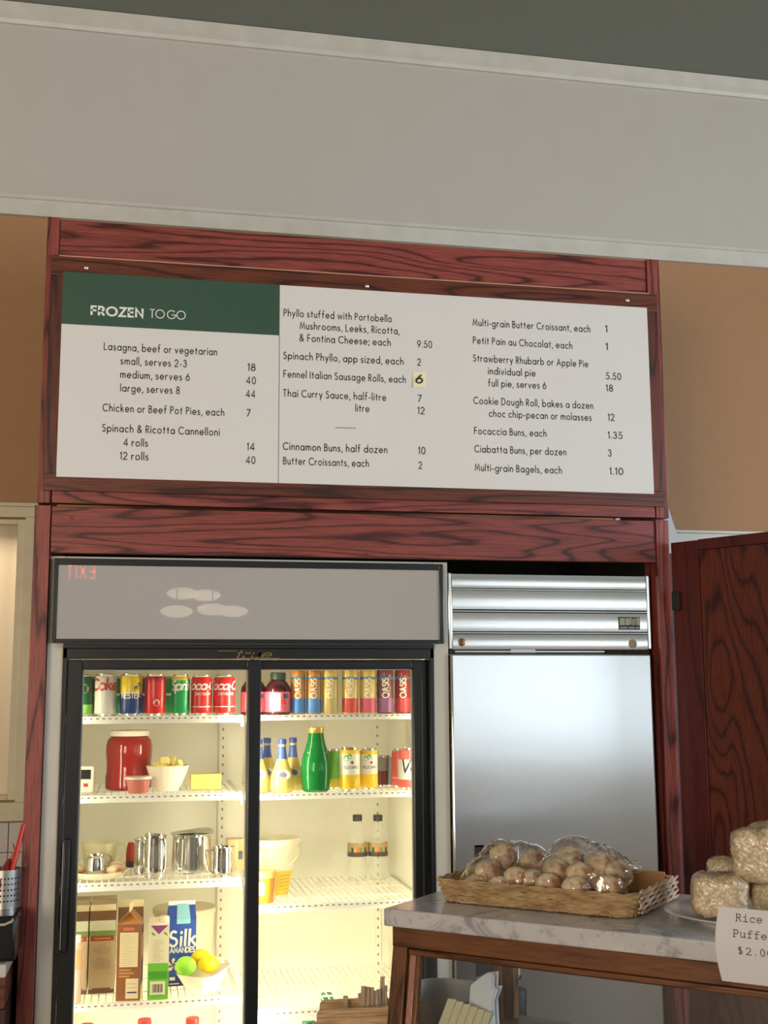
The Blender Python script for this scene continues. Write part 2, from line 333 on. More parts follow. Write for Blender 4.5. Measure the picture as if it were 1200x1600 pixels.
# ------------------------------------------------------------------ mesh builder
class MB:
    def __init__(s): s.v = []; s.f = []; s.mi = []; s.T = None
    def add(s, vs, fs, mi=0):
        o = len(s.v)
        if s.T is not None: vs = [s.T @ Vector(q) for q in vs]
        s.v += [tuple(q) for q in vs]; s.f += [tuple(i+o for i in q) for q in fs]
        s.mi += (mi if isinstance(mi, list) else [mi]*len(fs)); return s
    def box(s, x0, x1, y0, y1, z0, z1, mi=0):
        return s.add([(x0, y0, z0), (x1, y0, z0), (x1, y1, z0), (x0, y1, z0), (x0, y0, z1), (x1, y0, z1), (x1, y1, z1), (x0, y1, z1)],
                     [(3, 2, 1, 0), (4, 5, 6, 7), (0, 1, 5, 4), (1, 2, 6, 5), (2, 3, 7, 6), (3, 0, 4, 7)], mi)
    def quad(s, a, b, c, d, mi=0): return s.add([a, b, c, d], [(0, 1, 2, 3)], mi)
    def poly(s, pts, mi=0): return s.add(pts, [tuple(range(len(pts)))], mi)
    def hexa(s, p, mi=0): return s.add(p, [(3, 2, 1, 0), (4, 5, 6, 7), (0, 1, 5, 4), (1, 2, 6, 5), (2, 3, 7, 6), (3, 0, 4, 7)], mi)
    def lathe(s, prof, n=28, mi=0, cx=0, cy=0, sx=1, sy=1):
        """prof: (r, z) or (r, z, material of the band below this ring)"""
        vs, fs, ms = [], [], []; rings = []
        for q in prof:
            r, z = q[0], q[1]
            if r < 1e-6: rings.append([len(vs)]); vs.append((cx, cy, z))
            else:
                rings.append(list(range(len(vs), len(vs)+n)))
                vs += [(cx+sx*r*cos(2*pi*i/n), cy+sy*r*sin(2*pi*i/n), z) for i in range(n)]
        for k in range(len(prof)-1):
            a, b = rings[k], rings[k+1]; mm = prof[k+1][2] if len(prof[k+1]) > 2 else mi
            for i in range(n):
                j = (i+1) % n
                if len(a) == 1 and len(b) == 1: continue
                if len(a) == 1: fs.append((a[0], b[j], b[i]))
                elif len(b) == 1: fs.append((a[i], a[j], b[0]))
                else: fs.append((a[i], a[j], b[j], b[i]))
                ms.append(mm)
        return s.add(vs, fs, ms)
    def tube(s, pts, r, n=8, mi=0, closed=False, flat=1.0):
        pts = [Vector(p) for p in pts]; N = len(pts); vs, fs = [], []
        up = Vector((0, 0, 1)); prev = None
        for i, p in enumerate(pts):
            t = (pts[(i+1) % N]-pts[i-1]) if closed else (pts[min(i+1, N-1)]-pts[max(i-1, 0)])
            t.normalize()
            a = prev if prev is not None else (up.cross(t) if abs(t.z) < .95 else Vector((1, 0, 0)))
            a = a - t*a.dot(t)
            if a.length < 1e-6: a = t.orthogonal()
            a.normalize(); b = t.cross(a); prev = a
            rr = r[i] if isinstance(r, (list, tuple)) else r
            vs += [p+a*rr*cos(2*pi*k/n)+b*rr*flat*sin(2*pi*k/n) for k in range(n)]
        for i in range(N if closed else N-1):
            j = (i+1) % N
            for k in range(n):
                l = (k+1) % n; fs.append((i*n+k, i*n+l, j*n+l, j*n+k))
        if not closed: fs.append(tuple(range(n))[::-1]); fs.append(tuple((N-1)*n+k for k in range(n)))
        return s.add(vs, fs, mi)
    def prism(s, poly, x0, x1, mi=0):
        """poly of (y, z) run along x"""
        n = len(poly); vs = [(x0, y, z) for y, z in poly]+[(x1, y, z) for y, z in poly]
        fs = [(i, (i+1) % n, n+(i+1) % n, n+i) for i in range(n)]+[tuple(range(n))[::-1], tuple(range(n, 2*n))]
        return s.add(vs, fs, mi)
    def blob(s, c, r, mi=0, amp=.12, freq=2.0, seed=0, seg=20, rings=12):
        vs, fs = [], []; r = r if isinstance(r, (tuple, list)) else (r, r, r)
        for i in range(rings+1):
            th = pi*i/rings
            for k in range(seg):
                d = Vector((sin(th)*cos(2*pi*k/seg), sin(th)*sin(2*pi*k/seg), cos(th)))
                q = 1+amp*noise.noise(d*freq+Vector((seed*3.1, seed*1.7, seed)))
                vs.append((c[0]+d.x*r[0]*q, c[1]+d.y*r[1]*q, c[2]+d.z*r[2]*q))
        for i in range(rings):
            for k in range(seg):
                l = (k+1) % seg; fs.append((i*seg+k, (i+1)*seg+k, (i+1)*seg+l, i*seg+l))
        return s.add(vs, fs, mi)
    def strokes(s, polys, w, put, mi=0, sub=0):
        for pl in polys:
            pl = [Vector((a, b)) for a, b in pl]
            cl = (pl[0]-pl[-1]).length < 1e-5 and len(pl) > 3
            if sub:
                q_ = [pl[0]]
                for a_, b_ in zip(pl, pl[1:]):
                    k_ = max(1, math.ceil((b_-a_).length/sub)); q_ += [a_.lerp(b_, i/k_) for i in range(1, k_+1)]
                pl = q_
            if cl: pl = pl[:-1]
            n = len(pl); L, Rr = [], []
            for i in range(n):
                d0 = (pl[i]-pl[i-1]) if (i > 0 or cl) else (pl[1]-pl[0])
                d1 = (pl[(i+1) % n]-pl[i]) if (i < n-1 or cl) else d0
                if d0.length < 1e-9: d0 = d1
                if d1.length < 1e-9: d1 = d0
                d0 = d0.normalized(); d1 = d1.normalized()
                nn = Vector((-d0.y-d1.y, d0.x+d1.x))
                if nn.length < .3: nn = Vector((-d1.y, d1.x))
                nn.normalize(); k = 1/max(.45, nn.dot(Vector((-d1.y, d1.x))))
                e = Vector((0, 0))
                if not cl and i == 0: e = -d1*w*.25
                if not cl and i == n-1: e = d0*w*.25
                L.append(pl[i]+e+nn*(w/2*k)); Rr.append(pl[i]+e-nn*(w/2*k))
            vs = [put(*q) for q in L]+[put(*q) for q in Rr]
            fs = [(i, n+i, n+(i+1) % n, (i+1) % n) for i in range(n if cl else n-1)]
            s.add(vs, fs, mi)
    def text(s, st, x0, z0, y, cap, w=.125, mi=0, x1=None, wrap=None, slant=0, gap=.2, space=.34, font=None, pitch=None, center=False, flip=False):
        font = font or FONT; pls, x = [], 0
        for ch in st:
            if pitch:
                for pl in font.get(ch, []): pls.append([(a+x, b) for a, b in pl])
                x += pitch; continue
            if ch == ' ': x += space; continue
            g = font[ch]; mn = min(a for pl in g for a, b in pl); mxx = max(a for pl in g for a, b in pl)
            for pl in g: pls.append([(a-mn+x, b) for a, b in pl])
            x += mxx-mn+gap
        width = x-(0 if pitch else gap)
        k = 1.0
        if x1 is not None: k = (x1-x0)/(width*cap)
        if center: x0 = x0-width*cap/2
        def put(a, b):
            X = x0+(a+slant*b)*cap*k; Z = z0+b*cap
            if flip: X = -X
            if wrap:
                rr, cx, cy = wrap; th = X/rr; return (cx+rr*sin(th), cy-rr*cos(th), Z)
            return (X, y, Z)
        s.strokes(pls, w, put, mi, .2 if wrap else 0)
        return s
    def build(s, name, mats, parent=None, loc=(0, 0, 0), bevel=0, smooth=38, seg=2):
        me = bpy.data.meshes.new(name); me.from_pydata(s.v, [], s.f)
        mats = mats if isinstance(mats, (list, tuple)) else [mats]
        for q in mats: me.materials.append(M[q] if isinstance(q, str) else q)
        for p, i in zip(me.polygons, s.mi): p.material_index = i
        bm = bmesh.new(); bm.from_mesh(me)
        if bevel:
            ed = [e for e in bm.edges if len(e.link_faces) == 2 and e.calc_face_angle(0) > .6]
            bv = bmesh.ops.bevel(bm, geom=ed, offset=bevel, offset_type='OFFSET', segments=seg, profile=.5, affect='EDGES', clamp_overlap=True)
        for e in bm.edges:
            e.smooth = not (len(e.link_faces) == 2 and e.calc_face_angle(0) > R(smooth))
        for fc in bm.faces: fc.smooth = not bevel
        if bevel:
            for fc in bv['faces']:
                if fc.is_valid: fc.smooth = True
        bm.to_mesh(me); bm.free()
        o = bpy.data.objects.new(name, me); COL.objects.link(o)
        o.location = loc
        if parent is not None: o.parent = parent
        return o

def tag(o, label, cat, group=None):
    o['label'] = label; o['category'] = cat
    if group: o['group'] = group
    return o
def thing(name, label, cat, loc=(0, 0, 0), rz=0, group=None):
    o = bpy.data.objects.new(name, None); COL.objects.link(o); o.location = loc; o.rotation_euler = (0, 0, rz)
    o.empty_display_size = .05
    return tag(o, label, cat, group)
def struct(o):
    o['kind'] = 'structure'; return o
def dup(root, loc, label, rz=None):
    r = root.copy(); COL.objects.link(r); r.location = loc; r['label'] = label
    if rz is not None: r.rotation_euler = (0, 0, rz)
    for ch in list(root.children):
        c = ch.copy(); COL.objects.link(c); c.parent = r
        for g in ch.children:
            d = g.copy(); COL.objects.link(d); d.parent = c
    return r
def sublabel(o, t): o['label'] = t; return o

# ================================================================== THE ROOM
WY = .78          # face of the back wall
ZT, ZC = at(0, 308, WY).z, 4.155
zt0, zt1 = at(0, 336.5, WY).z, at(0, 305, WY).z
zc0, zc1 = at(0, 36.5, WY).z, at(0, 10.5, WY).z
XL, XR, YF = -4.0, 6.4, -6.5
def sb(name, mat, *b, bevel=0):
    return struct(MB().box(*b).build(name, mat, bevel=bevel))
sb('floor', 'floor', XL, XR, YF, 1.9, -.06, 0)
sb('ceiling', 'ceiling', XL, XR, YF, WY+.1, zc1, zc1+.06)
# back wall with the opening for the frosted window on the left
wx0, wx1 = -1.1, at(41, 1000, WY).x-.012
wz0, wz1 = at(10, 1250, WY).z, at(10, 812, WY).z
mb = MB(); mb.box(XL, wx0, WY, WY+.12, 0, zt0+.02); mb.box(wx1, XR, WY, WY+.12, 0, zt0+.02)
mb.box(wx0, wx1, WY, WY+.12, 0, wz0); mb.box(wx0, wx1, WY, WY+.12, wz1, zt0+.02)
mb.box(XL, XR, WY, WY+.12, zt0+.02, zc1, 1)
struct(mb.build('wall_back', ['tan', 'white_wall']))
mb = MB(); mb.prism([(WY, zt0), (WY-.022, zt0), (WY-.022, zt0+.012), (WY-.016, zt0+.014), (WY-.016, zt1-.016), (WY-.024, zt1-.012), (WY-.024, zt1), (WY, zt1)], XL, XR)
struct(mb.build('trim_1', 'trim'))
hh = zc1-zc0
mb = MB(); mb.prism([(WY, zc0), (WY-.012, zc0), (WY-.018, zc0+hh*.22), (WY-.012, zc0+hh*.25), (WY-.028, zc0+hh*.48), (WY-.022, zc0+hh*.52), (WY-.05, zc1-.002), (WY, zc1-.002)], XL, XR)
struct(mb.build('trim_2', 'trim'))
# white rail along the wall to the right of the cabinets
rz1, rz0 = at(1060, 829, WY).z, at(1060, 850, WY).z
mb = MB(); mb.box(1.9, XR, WY-.02, WY, rz0-.03, rz1-.012); mb.box(1.9, XR, WY-.028, WY, rz1-.012, rz1); mb.box(1.9, XR, WY-.025, WY, rz0-.04, rz0-.03)
struct(mb.build('trim_3', 'trim', bevel=.002))
# the other walls of the room, with the mirrored shop window and two added for light
sb('wall_left', 'room', XL-.1, XL, YF, WY+.1, 0, zc1)
mb = MB(); mb.box(XR, XR+.1, YF, -5.65, 0, zc1); mb.box(XR, XR+.1, -2.15, WY+.1, 0, zc1); mb.box(XR, XR+.1, -5.65, -2.15, 0, .95); mb.box(XR, XR+.1, -5.65, -2.15, 2.95, zc1)
struct(mb.build('wall_right', 'room'))
mb = MB()
for y in (-5.65, -3.93, -2.21): mb.box(XR-.01, XR+.08, y, y+.06, .95, 2.95)
for z in (.95, 2.3, 2.89): mb.box(XR-.01, XR+.08, -5.65, -2.15, z, z+.06)
o = struct(mb.build('window_4', 'trim', bevel=.004))
MB().box(XR+.04, XR+.046, -5.65, -2.15, .95, 2.95).build('glass_pane', 'glass', o)
wins = [(-3.6, -1.4), (2.9, 5.9)]
mb = MB(); xs = [XL, -3.6, -1.4, 2.9, 5.9, XR]
for i in (0, 2, 4): mb.box(xs[i], xs[i+1], YF-.1, YF, 0, zc1)
for a, b in wins: mb.box(a, b, YF-.1, YF, 0, .95); mb.box(a, b, YF-.1, YF, 2.95, zc1)
struct(mb.build('wall_front', 'room'))
for k, (a, b) in enumerate(wins):
    mb = MB()
    for x in (a, (a+b)/2-.03, b-.06): mb.box(x, x+.06, YF-.08, YF+.02, .95, 2.95)
    for z in (.95, 2.3, 2.89): mb.box(a, b, YF-.08, YF+.02, z, z+.06)
    o = struct(mb.build('window_%d' % (k+2), 'trim', bevel=.004))
    MB().box(a, b, YF-.05, YF-.044, .95, 2.95).build('glass_pane', 'glass', o)
# frosted pass-through window, left, lit from the kitchen behind it
fr = MB(); e = at(53, 1000, WY-.03).x; ez0, ez1 = at(10, 1284, WY-.03).z, at(10, 785, WY-.03).z
fr.box(wx0-.08, e, WY-.03, WY, wz1+.005, ez1); fr.box(wx0-.08, e, WY-.04, WY, ez1-.015, ez1)
fr.box(wx0-.08, e, WY-.03, WY, ez0, wz0-.005); fr.box(wx1-.004, e, WY-.028, WY, wz0-.015, wz1+.015); fr.box(wx0-.08, wx0, WY-.028, WY, wz0-.005, wz1+.005)
win1 = struct(fr.build('window_1', 'cream_trim', bevel=.003))
fs = MB(); t = .03
fs.box(wx1-t, wx1+.004, WY-.016, WY+.05, wz0, wz1); fs.box(wx0, wx0+t, WY-.016, WY+.05, wz0, wz1); fs.box(wx0+t, wx1-t, WY-.014, WY+.05, wz0, wz0+t*.6); fs.box(wx0+t, wx1-t, WY-.014, WY+.05, wz1-t*.6, wz1)
fs.build('window_sash', 'cream_trim', win1, bevel=.002)
mt, nt, b = newmat('frosted_glass'); b.inputs['Base Color'].default_value = (.74, .72, .66, 1); b.inputs['Roughness'].default_value = .12
tr = nd(nt, 'ShaderNodeBsdfTranslucent'); tr.inputs[0].default_value = (.9, .88, .82, 1)
mx = nd(nt, 'ShaderNodeMixShader'); mx.inputs[0].default_value = .65
v = coords(nt, (16, 1, .4)); f = noise_tex(nt, v, 1, 2)
nt.links.new(ramp(nt, f, [(.3, (.80, .78, .73)), (.6, (.92, .90, .85))]), tr.inputs[0])
nt.links.new(b.outputs[0], mx.inputs[1]); nt.links.new(tr.outputs[0], mx.inputs[2])
nt.links.new(mx.outputs[0], [n for n in nt.nodes if n.type == 'OUTPUT_MATERIAL'][0].inputs[0]); M['frosted'] = mt
MB().box(wx0+.01, wx1-.01, WY+.012, WY+.018, wz0+.005, wz1-.005).build('frosted_pane', 'frosted', win1)
mb = MB(); mb.box(-1.5, .2, 1.8, 1.86, .6, 2.8); mb.box(-1.56, -1.5, WY+.12, 1.86, .6, 2.8); mb.box(.2, .26, WY+.12, 1.86, .6, 2.8); mb.box(-1.56, .26, WY+.12, 1.86, 2.8, 2.86); mb.box(-1.56, .26, WY+.12, 1.86, .54, .6)
struct(mb.build('wall_kitchen', 'room'))
area('kitchen_lamp', (-.4, 1.35, 2.6), (-.3, .9, 1.9), .5, .3, 20, (1, .78, .50))
# tiles under the window
tz0 = .9
mb = MB(); tx, tzz = -.06, ez0-.004
while tx > -1.3:
    zz = tzz
    while zz > .62: mb.box(tx-.099, tx-.001, WY-.012, WY-.002, zz-.099, zz-.001); zz -= .1
    tx -= .1
struct(mb.build('wall_tile', 'tile', bevel=.002))

# ================================================================== WOODEN SURROUND OF THE TWO COOLERS
PY = -.035       # face of the posts
sur = thing('wooden_surround', 'red stained oak surround with two posts and a header board around both refrigerators', 'cabinet frame', (.945, PY, 0))
X0 = .945
px0, px1 = at(54.7, 789.3, PY).x, at(79.3, 789, PY).x
qx0, qx1 = at(1024.7, 813, PY).x, at(1044, 812.7, PY).x
ztop = at(100, 790, PY).z; zb = at(550, 871, PY).z
MB().box(px0-X0, px1-X0, 0, WY-PY-.002, .0, ztop).build('post', 'red_z', sur, bevel=.0008)
MB().box(qx0-X0, qx1-X0, 0, WY-PY-.002, .0, ztop).build('post', 'red_z', sur, bevel=.0008)
hb = MB().box(px1+.003-X0, qx0-.002-X0, .006, .026, zb, ztop-.002).build('header_board', 'red_x', sur, bevel=.002)
for x, y in ((112, 809), (998, 866), (572, 866)):
    mb = MB(); q = at(x, y, PY+.006); n = 10
    mb.poly([(q.x-X0+.0042*cos(2*pi*i/n), .0052, q.z+.0042*sin(2*pi*i/n)) for i in range(n)][::-1])
    mb.build('wood_plug', 'brown_x', hb)
MB().box(px1+.002-X0, qx0-.002-X0, .03, .055, zb+.02, ztop-.01).build('back_panel', 'dark_gap', sur)
MB().box(1.885-X0, qx0-.001-X0, .10, WY-PY-.01, .0, ztop-.02).build('side_gap_shade', 'dark_gap', sur)  # near-black filler painting in the shade between freezer and post
MB().box(px1+.002-X0, 1.884-X0, .70, .72, 2.02, ztop-.02).build('back_panel', 'dark_gap', sur)

# ================================================================== MENU BOARD
SY = -.03
sl, sr = at(58, 786, SY).x, at(1045.6, 810, SY).x
szt, szb = at(550, 372, SY).z, at(550, 797.5, SY).z
sil, sir = at(94, 342, SY).x, at(1010, 401.5, SY).x
zbar = at(550, 427.5, SY-.012).z
board = thing('menu_board', 'wide oak framed FROZEN TO GO menu board mounted above the refrigerators', 'menu board', (X0, SY, szb))
def lb(mb, x0, x1, y0, y1, z0, z1, mi=0): mb.box(x0-X0, x1-X0, y0, y1, z0-szb, z1-szb, mi); return mb
lb(MB(), sl, sil, 0, .3, szb, szt).build('stile', 'red_z', board, bevel=.002)
lb(MB(), sir, sr, 0, .3, szb, szt).build('stile', 'red_z', board, bevel=.002)
lb(MB(), sil+.001, sir-.001, .006, .03, zbar, szt-.004).build('top_rail', 'red_x2', board, bevel=.002)
zlow = at(550, 779, SY).z
lb(MB(), sil+.004, sir-.004, .002, .03, szb+.001, zlow+.02).build('bottom_rail', 'red_x', board, bevel=.002)
lb(MB(), sil, sir, .03, .04, szb+.002, szt-.01).build('back_panel', 'brown_x', board)
FY = SY-.012      # brown frame face, set on top of the red box
fl, frr = at(67.5, 760, FY).x, at(1039.5, 788, FY).x
fzt, fzb = at(550, 428, FY).z, at(550, 778.5, FY).z
PYN = FY-.003
pl, pr = at(93, 590, PYN).x, at(1016.5, 625, PYN).x
pzt, pzb = (at(96.3, 426.7, PYN).z+at(1010.7, 478.3, PYN).z)/2, (at(88.7, 745.3, PYN).z+at(1022, 771.3, PYN).z)/2
lb(MB(), fl, frr, -.012, -.0005, pzt-.01, fzt).build('frame_rail', 'brown_x', board, bevel=.0015)
lb(MB(), fl, frr, -.012, -.0005, fzb, pzb+.01).build('frame_rail', 'brown_x', board, bevel=.0015)
lb(MB(), fl, pl+.012, -.012, -.0005, pzb+.01, pzt-.01).build('frame_stile', 'brown_z', board, bevel=.0015)
lb(MB(), pr-.012, frr, -.012, -.0005, pzb+.01, pzt-.01).build('frame_stile', 'brown_z', board, bevel=.0015)
sublabel(lb(MB(), sil+.002, sir-.002, -.0128, -.0105, fzt-.003, fzt-.0002).build('edge_light_strip', 'lit_edge_line', board), 'thin pale strip painting the light on the frame edge')
pnl = lb(MB(), pl, pr, -.015, -.009, pzb, pzt).build('panel', 'panel', board, bevel=.0006, seg=1)
for x, y in ((134.4, 418.3), (573.5, 447), (980.3, 469)):
    q = at(x, y, FY); mb = MB(); mb.T = Matrix.Translation((q.x-X0, -.012, q.z-szb)) @ Matrix.Rotation(R(90), 4, 'X')
    mb.lathe([(0, .0045), (.004, .004), (.0065, .002), (.0068, 0)][::-1], 14); mb.build('screw', 'screw', board)
gx = at(437, 480, PYN).x; gz = (at(95, 506, PYN).z+at(437, 524, PYN).z)/2
TY = -.0154
def lx(x, y): return at(x, y, PYN).x-X0
def lz(xa, ya, xb, yb): return (at(xa, ya, PYN).z+at(xb, yb, PYN).z)/2-szb
mb = MB(); mb.quad((pl-X0, TY, gz-szb), (gx-X0, TY, gz-szb), (gx-X0, TY, pzt-szb), (pl-X0, TY, pzt-szb))
gb = sublabel(mb.build('header_block', 'green', pnl), 'dark green block with white lettering')
mb = MB(); mb.text('FROZEN', lx(143, 491), lz(141.9, 491.5, 223.6, 495.8), TY-.0004, .0255, .23, 0, lx(222.5, 495), gap=.3)
mb.text('TO GO', lx(234, 497), lz(233.5, 496.7, 289.8, 498.8), TY-.0004, .0255, .11, 0, lx(289.4, 498), gap=.14, space=.22)
mb.build('lettering', 'white_ink', gb)
mb = MB(); mb.quad((gx-X0-.0009, TY, pzb-szb), (gx-X0+.0009, TY, pzb-szb), (gx-X0+.0009, TY, gz-szb), (gx-X0-.0009, TY, gz-szb)); mb.build('divider_line', 'rule', pnl)
CAPH = .0212
COLS = [[
 ('Lasagna, beef or vegetarian', 162, 546.3, 339.4, 555), ('small, serves 2-3', 188, 568.8, 291.8, 573.7), ('medium, serves 6', 187.7, 589.7, 296.5, 595),
 ('18', 386.5, 579, 399.2, 579.3), ('40', 384.6, 599.5, 399.8, 600), ('large, serves 8', 187.7, 611.3, 281, 615.4), ('44', 384, 620.6, 399, 621),
 ('Chicken or Beef Pot Pies, each', 160, 642.5, 350.5, 649.2), ('7', 384.8, 650.7, 391.5, 650.7), ('Spinach & Ricotta Cannelloni', 159.4, 674.6, 343.2, 679.8),
 ('4 rolls', 192.7, 696.5, 231.2, 697.6), ('12 rolls', 187, 717.5, 232, 719), ('14', 385.5, 703.2, 398, 703.4), ('40', 383.9, 724.2, 399, 724.5)],
 [('Phyllo stuffed with Portobello', 442.9, 494, 612.5, 502.7), ('Mushrooms, Leeks, Ricotta,', 468.2, 514, 624.5, 522), ('& Fontina Cheese; each', 467.5, 532.9, 610.5, 540.1),
 ('9.50', 651.6, 542.6, 675.3, 543.5), ('Spinach Phyllo, app sized, each', 442.6, 561.2, 630.6, 569.1), ('2', 651.9, 570.8, 657.9, 570.9),
 ('Fennel Italian Sausage Rolls, each', 442.6, 589.4, 634.2, 597.9), ('Thai Curry Sauce, half-litre', 441.8, 619.8, 603.5, 625.4), ('litre', 555, 643, 577.2, 643.5),
 ('7', 652.3, 627.8, 658.9, 627.8), ('12', 652.2, 646.6, 663.7, 646.9), ('Cinnamon Buns, half dozen', 441.8, 702.7, 605.2, 707.5), ('Butter Croissants, each', 442.2, 725.2, 576.5, 729.3),
 ('10', 653.2, 709.2, 664.9, 709.4), ('2', 653.7, 732.2, 659.8, 732.3)],
 [('Multi-grain Butter Croissant, each', 738.4, 509.5, 922.5, 518), ('1', 945.5, 518.8, 948.8, 518.8), ('Petit Pain au Chocolat, each', 738.8, 537.5, 894.3, 544), ('1', 946.3, 546.3, 949.6, 546.3),
 ('Strawberry Rhubarb or Apple Pie', 739, 565.5, 919.3, 572.5), ('individual pie', 762.5, 585, 837, 587.5), ('full pie, serves 6', 762.5, 603.8, 853.8, 607), ('5.50', 946.3, 592.5, 970.8, 593.2),
 ('18', 946.5, 611.3, 958, 611.5), ('Cookie Dough Roll, bakes a dozen', 739.5, 631.8, 927, 637.5), ('choc chip-pecan or molasses', 763.8, 651.3, 924.5, 656.8), ('12', 949.5, 657, 960.5, 657.1),
 ('Focaccia Buns, each', 740.7, 678.3, 854, 681.8), ('1.35', 949.6, 685, 972.8, 685.3), ('Ciabatta Buns, per dozen', 741, 706.8, 885, 710.8), ('3', 949.6, 712.8, 955.6, 712.9),
 ('Multi-grain Bagels, each', 741.7, 735.8, 878, 739.3), ('1.10', 952.2, 741.3, 974, 741.8)]]
for colm in COLS:
    for st, xa, ya, xb, yb in colm:
        mb = MB(); mb.text(st, lx(xa+.8, ya), lz(xa, ya, xb, yb), TY-.0002, CAPH, .15, 0, lx(xb-.6, yb), gap=.34, space=.42)
        mb.build('lettering', 'ink', pnl)
    if colm is COLS[1]:
        mb = MB(); zz = lz(523.8, 668.1, 555.7, 669.1); a, b_ = lx(523.8, 668), lx(555.7, 668); mb.quad((a, TY-.0002, zz-.0009), (b_, TY-.0002, zz-.0009), (b_, TY-.0002, zz+.0009), (a, TY-.0002, zz+.0009))
        mb.build('dash_rule', 'ink', pnl)
a, b_ = at(645.2, 581, PYN-.001), at(666.5, 606.8, PYN-.001)
st = thing('sticky_note', 'small yellow sticky note with a handwritten 6 on the menu board', 'sticky note', ((a.x+b_.x)/2, SY-.0162, b_.z))
hw, hz = (b_.x-a.x)/2, a.z-b_.z
mb = MB(); N = 6
for i in range(N):
    z0_, z1_ = hz*i/N, hz*(i+1)/N; y0_, y1_ = -.004*(1-i/N)**2, -.004*(1-(i+1)/N)**2
    mb.quad((-hw, y0_, z0_), (hw, y0_, z0_), (hw, y1_, z1_), (-hw, y1_, z1_))
note = mb.build('note_paper', 'note', st)
mb = MB(); mb.text('6', -hw+.009, hz*.30, -.0035, .0255, .17, 0, -hw+.028, slant=.1); mb.build('handwritten_numeral', 'ink', note)

# ================================================================== GLASS DOOR COOLER
CW = 1.196; CH = 1.99; IB = .68
coo = thing('display_cooler', 'white two-door glass merchandiser fridge with lit shelves of drinks', 'refrigerator', (.598, 0, 0))
def cb(mb, x0, x1, y0, y1, z0, z1, mi=0): mb.box(x0-.598, x1-.598, y0, y1, z0, z1, mi); return mb
bL, bR, bT, bB = at(99.3, 1007, 0).x, at(677.3, 1007, 0).x, 1.735, .235
mb = MB()
cb(mb, 0, bL, 0, .74, .1, CH); cb(mb, bR, CW, 0, .74, .1, CH); cb(mb, bL, bR, .69, .74, .1, CH)
cb(mb, bL, bR, 0, .69, bT+.0, CH); cb(mb, bL, bR, 0, .69, .1, .2)
mb.build('cabinet', 'cab_white', coo, bevel=.002)
mb = MB()
cb(mb, bL, bL+.006, .07, IB, .2, bT); cb(mb, bR-.006, bR, .07, IB, .2, bT); cb(mb, bL, bR, IB-.006, IB+.009, .2, bT); cb(mb, bL, bR, .07, IB, bT-.008, bT-.002); cb(mb, bL, bR, .07, IB, .2, .21)
mb.build('liner', 'liner', coo)
cx0 = at(340, 1300, .64).x
cb(MB(), cx0, 1.196-cx0, .64, IB-.006, .21, bT-.01).build('rear_duct', 'liner', coo, bevel=.004)
cb(MB(), .5925, .6035, .070, .115, .21, bT-.01).build('centre_mullion', 'liner', coo, bevel=.002)
def pilaster(x, y, face):
    mb = MB(); cb(mb, x-.010, x+.010, y-.006, y, .22, bT-.02)
    z = .26
    while z < bT-.05:
        q = x-.598; mb.quad((q-.003, y-.0063, z), (q+.003, y-.0063, z), (q+.003, y-.0063, z+.009), (q-.003, y-.0063, z+.009), 1); z += .03
    mb.build('pilaster', ['liner', 'tag'], coo)
for x, y in ((bL+.03, IB-.006), (bR-.045, IB-.006), (cx0+.014, .64), (1.196-cx0-.014, .64)): pilaster(x, y, 0)
def sidepil(x, sgn):
    mb = MB(); cb(mb, min(x, x+.006*sgn), max(x, x+.006*sgn), .115, .135, .22, bT-.02)
    z = .26
    while z < bT-.05:
        q = x+.0063*sgn-.598; a = [(q, .122, z), (q, .128, z), (q, .128, z+.009), (q, .122, z+.009)]; mb.poly(a, 1); z += .03
    mb.build('pilaster', ['liner', 'tag'], coo)
sidepil(bR-.006, -1)
# header light box
hl, hr, hzb, hzt = at(83, 935, -.03).x, at(693, 940, -.03).x, at(390, 1005, -.03).z, at(390, 876.5, -.03).z
mb = MB(); t = .0115
cb(mb, hl, hl+t, -.03, -.001, hzb, hzt); cb(mb, hr-t, hr, -.03, -.001, hzb, hzt); cb(mb, hl+t, hr-t, -.03, -.001, hzb, hzb+t); cb(mb, hl+t, hr-t, -.03, -.001, hzt-t*1.7, hzt)
mb.build('sign_frame', 'black', coo, bevel=.002)
cb(MB(), hl+t, hr-t, -.024, -.002, hzb+t, hzt-t*1.7).build('sign_panel', 'sign_grey', coo)
# door frames: black surround with the two sliding doors inside it
mb = MB(); zf1 = at(390, 1013.5, 0).z
cb(mb, bL, bR, -.012, .002, zf1, hzb-.002); cb(mb, bL, bR, -.004, .07, at(390, 1029, 0).z, zf1)
cb(mb, bL, bL+.012, -.004, .07, .21, zf1); cb(mb, bR-.012, bR, -.004, .07, .21, zf1); cb(mb, bL, bR, -.004, .07, .2, .235)
cb(mb, bL, bR, -.004, .03, .12, .2)
mb.build('door_surround', 'black', coo, bevel=.0015)
ds_t = at(390, 1030, .012).z-.002
def door(l, r, gl, gr, gt, y0, y1):
    mb = MB()
    cb(mb, l, gl, y0, y1, .24, ds_t); cb(mb, gr, r, y0, y1, .24, ds_t); cb(mb, gl, gr, y0, y1, gt, ds_t); cb(mb, gl, gr, y0, y1, .24, .30)
    d = mb.build('sliding_door', 'black', coo, bevel=.004)
    cb(MB(), gl-.004, gr+.004, (y0+y1)/2-.002, (y0+y1)/2+.002, .295, gt+.004).build('glass_pane', 'glass', d)
    mb = MB(); s_ = .0025
    cb(mb, gl, gl+s_, y0+.008, y1-.008, .30, gt); cb(mb, gr-s_, gr, y0+.008, y1-.008, .30, gt); cb(mb, gl, gr, y0+.008, y1-.008, gt-s_, gt)
    sublabel(mb.build('gasket', plain('grey_gasket', (.32, .33, .3), .5), d), 'thin grey gasket')
    return d
gt = at(390, 1046, .0).z
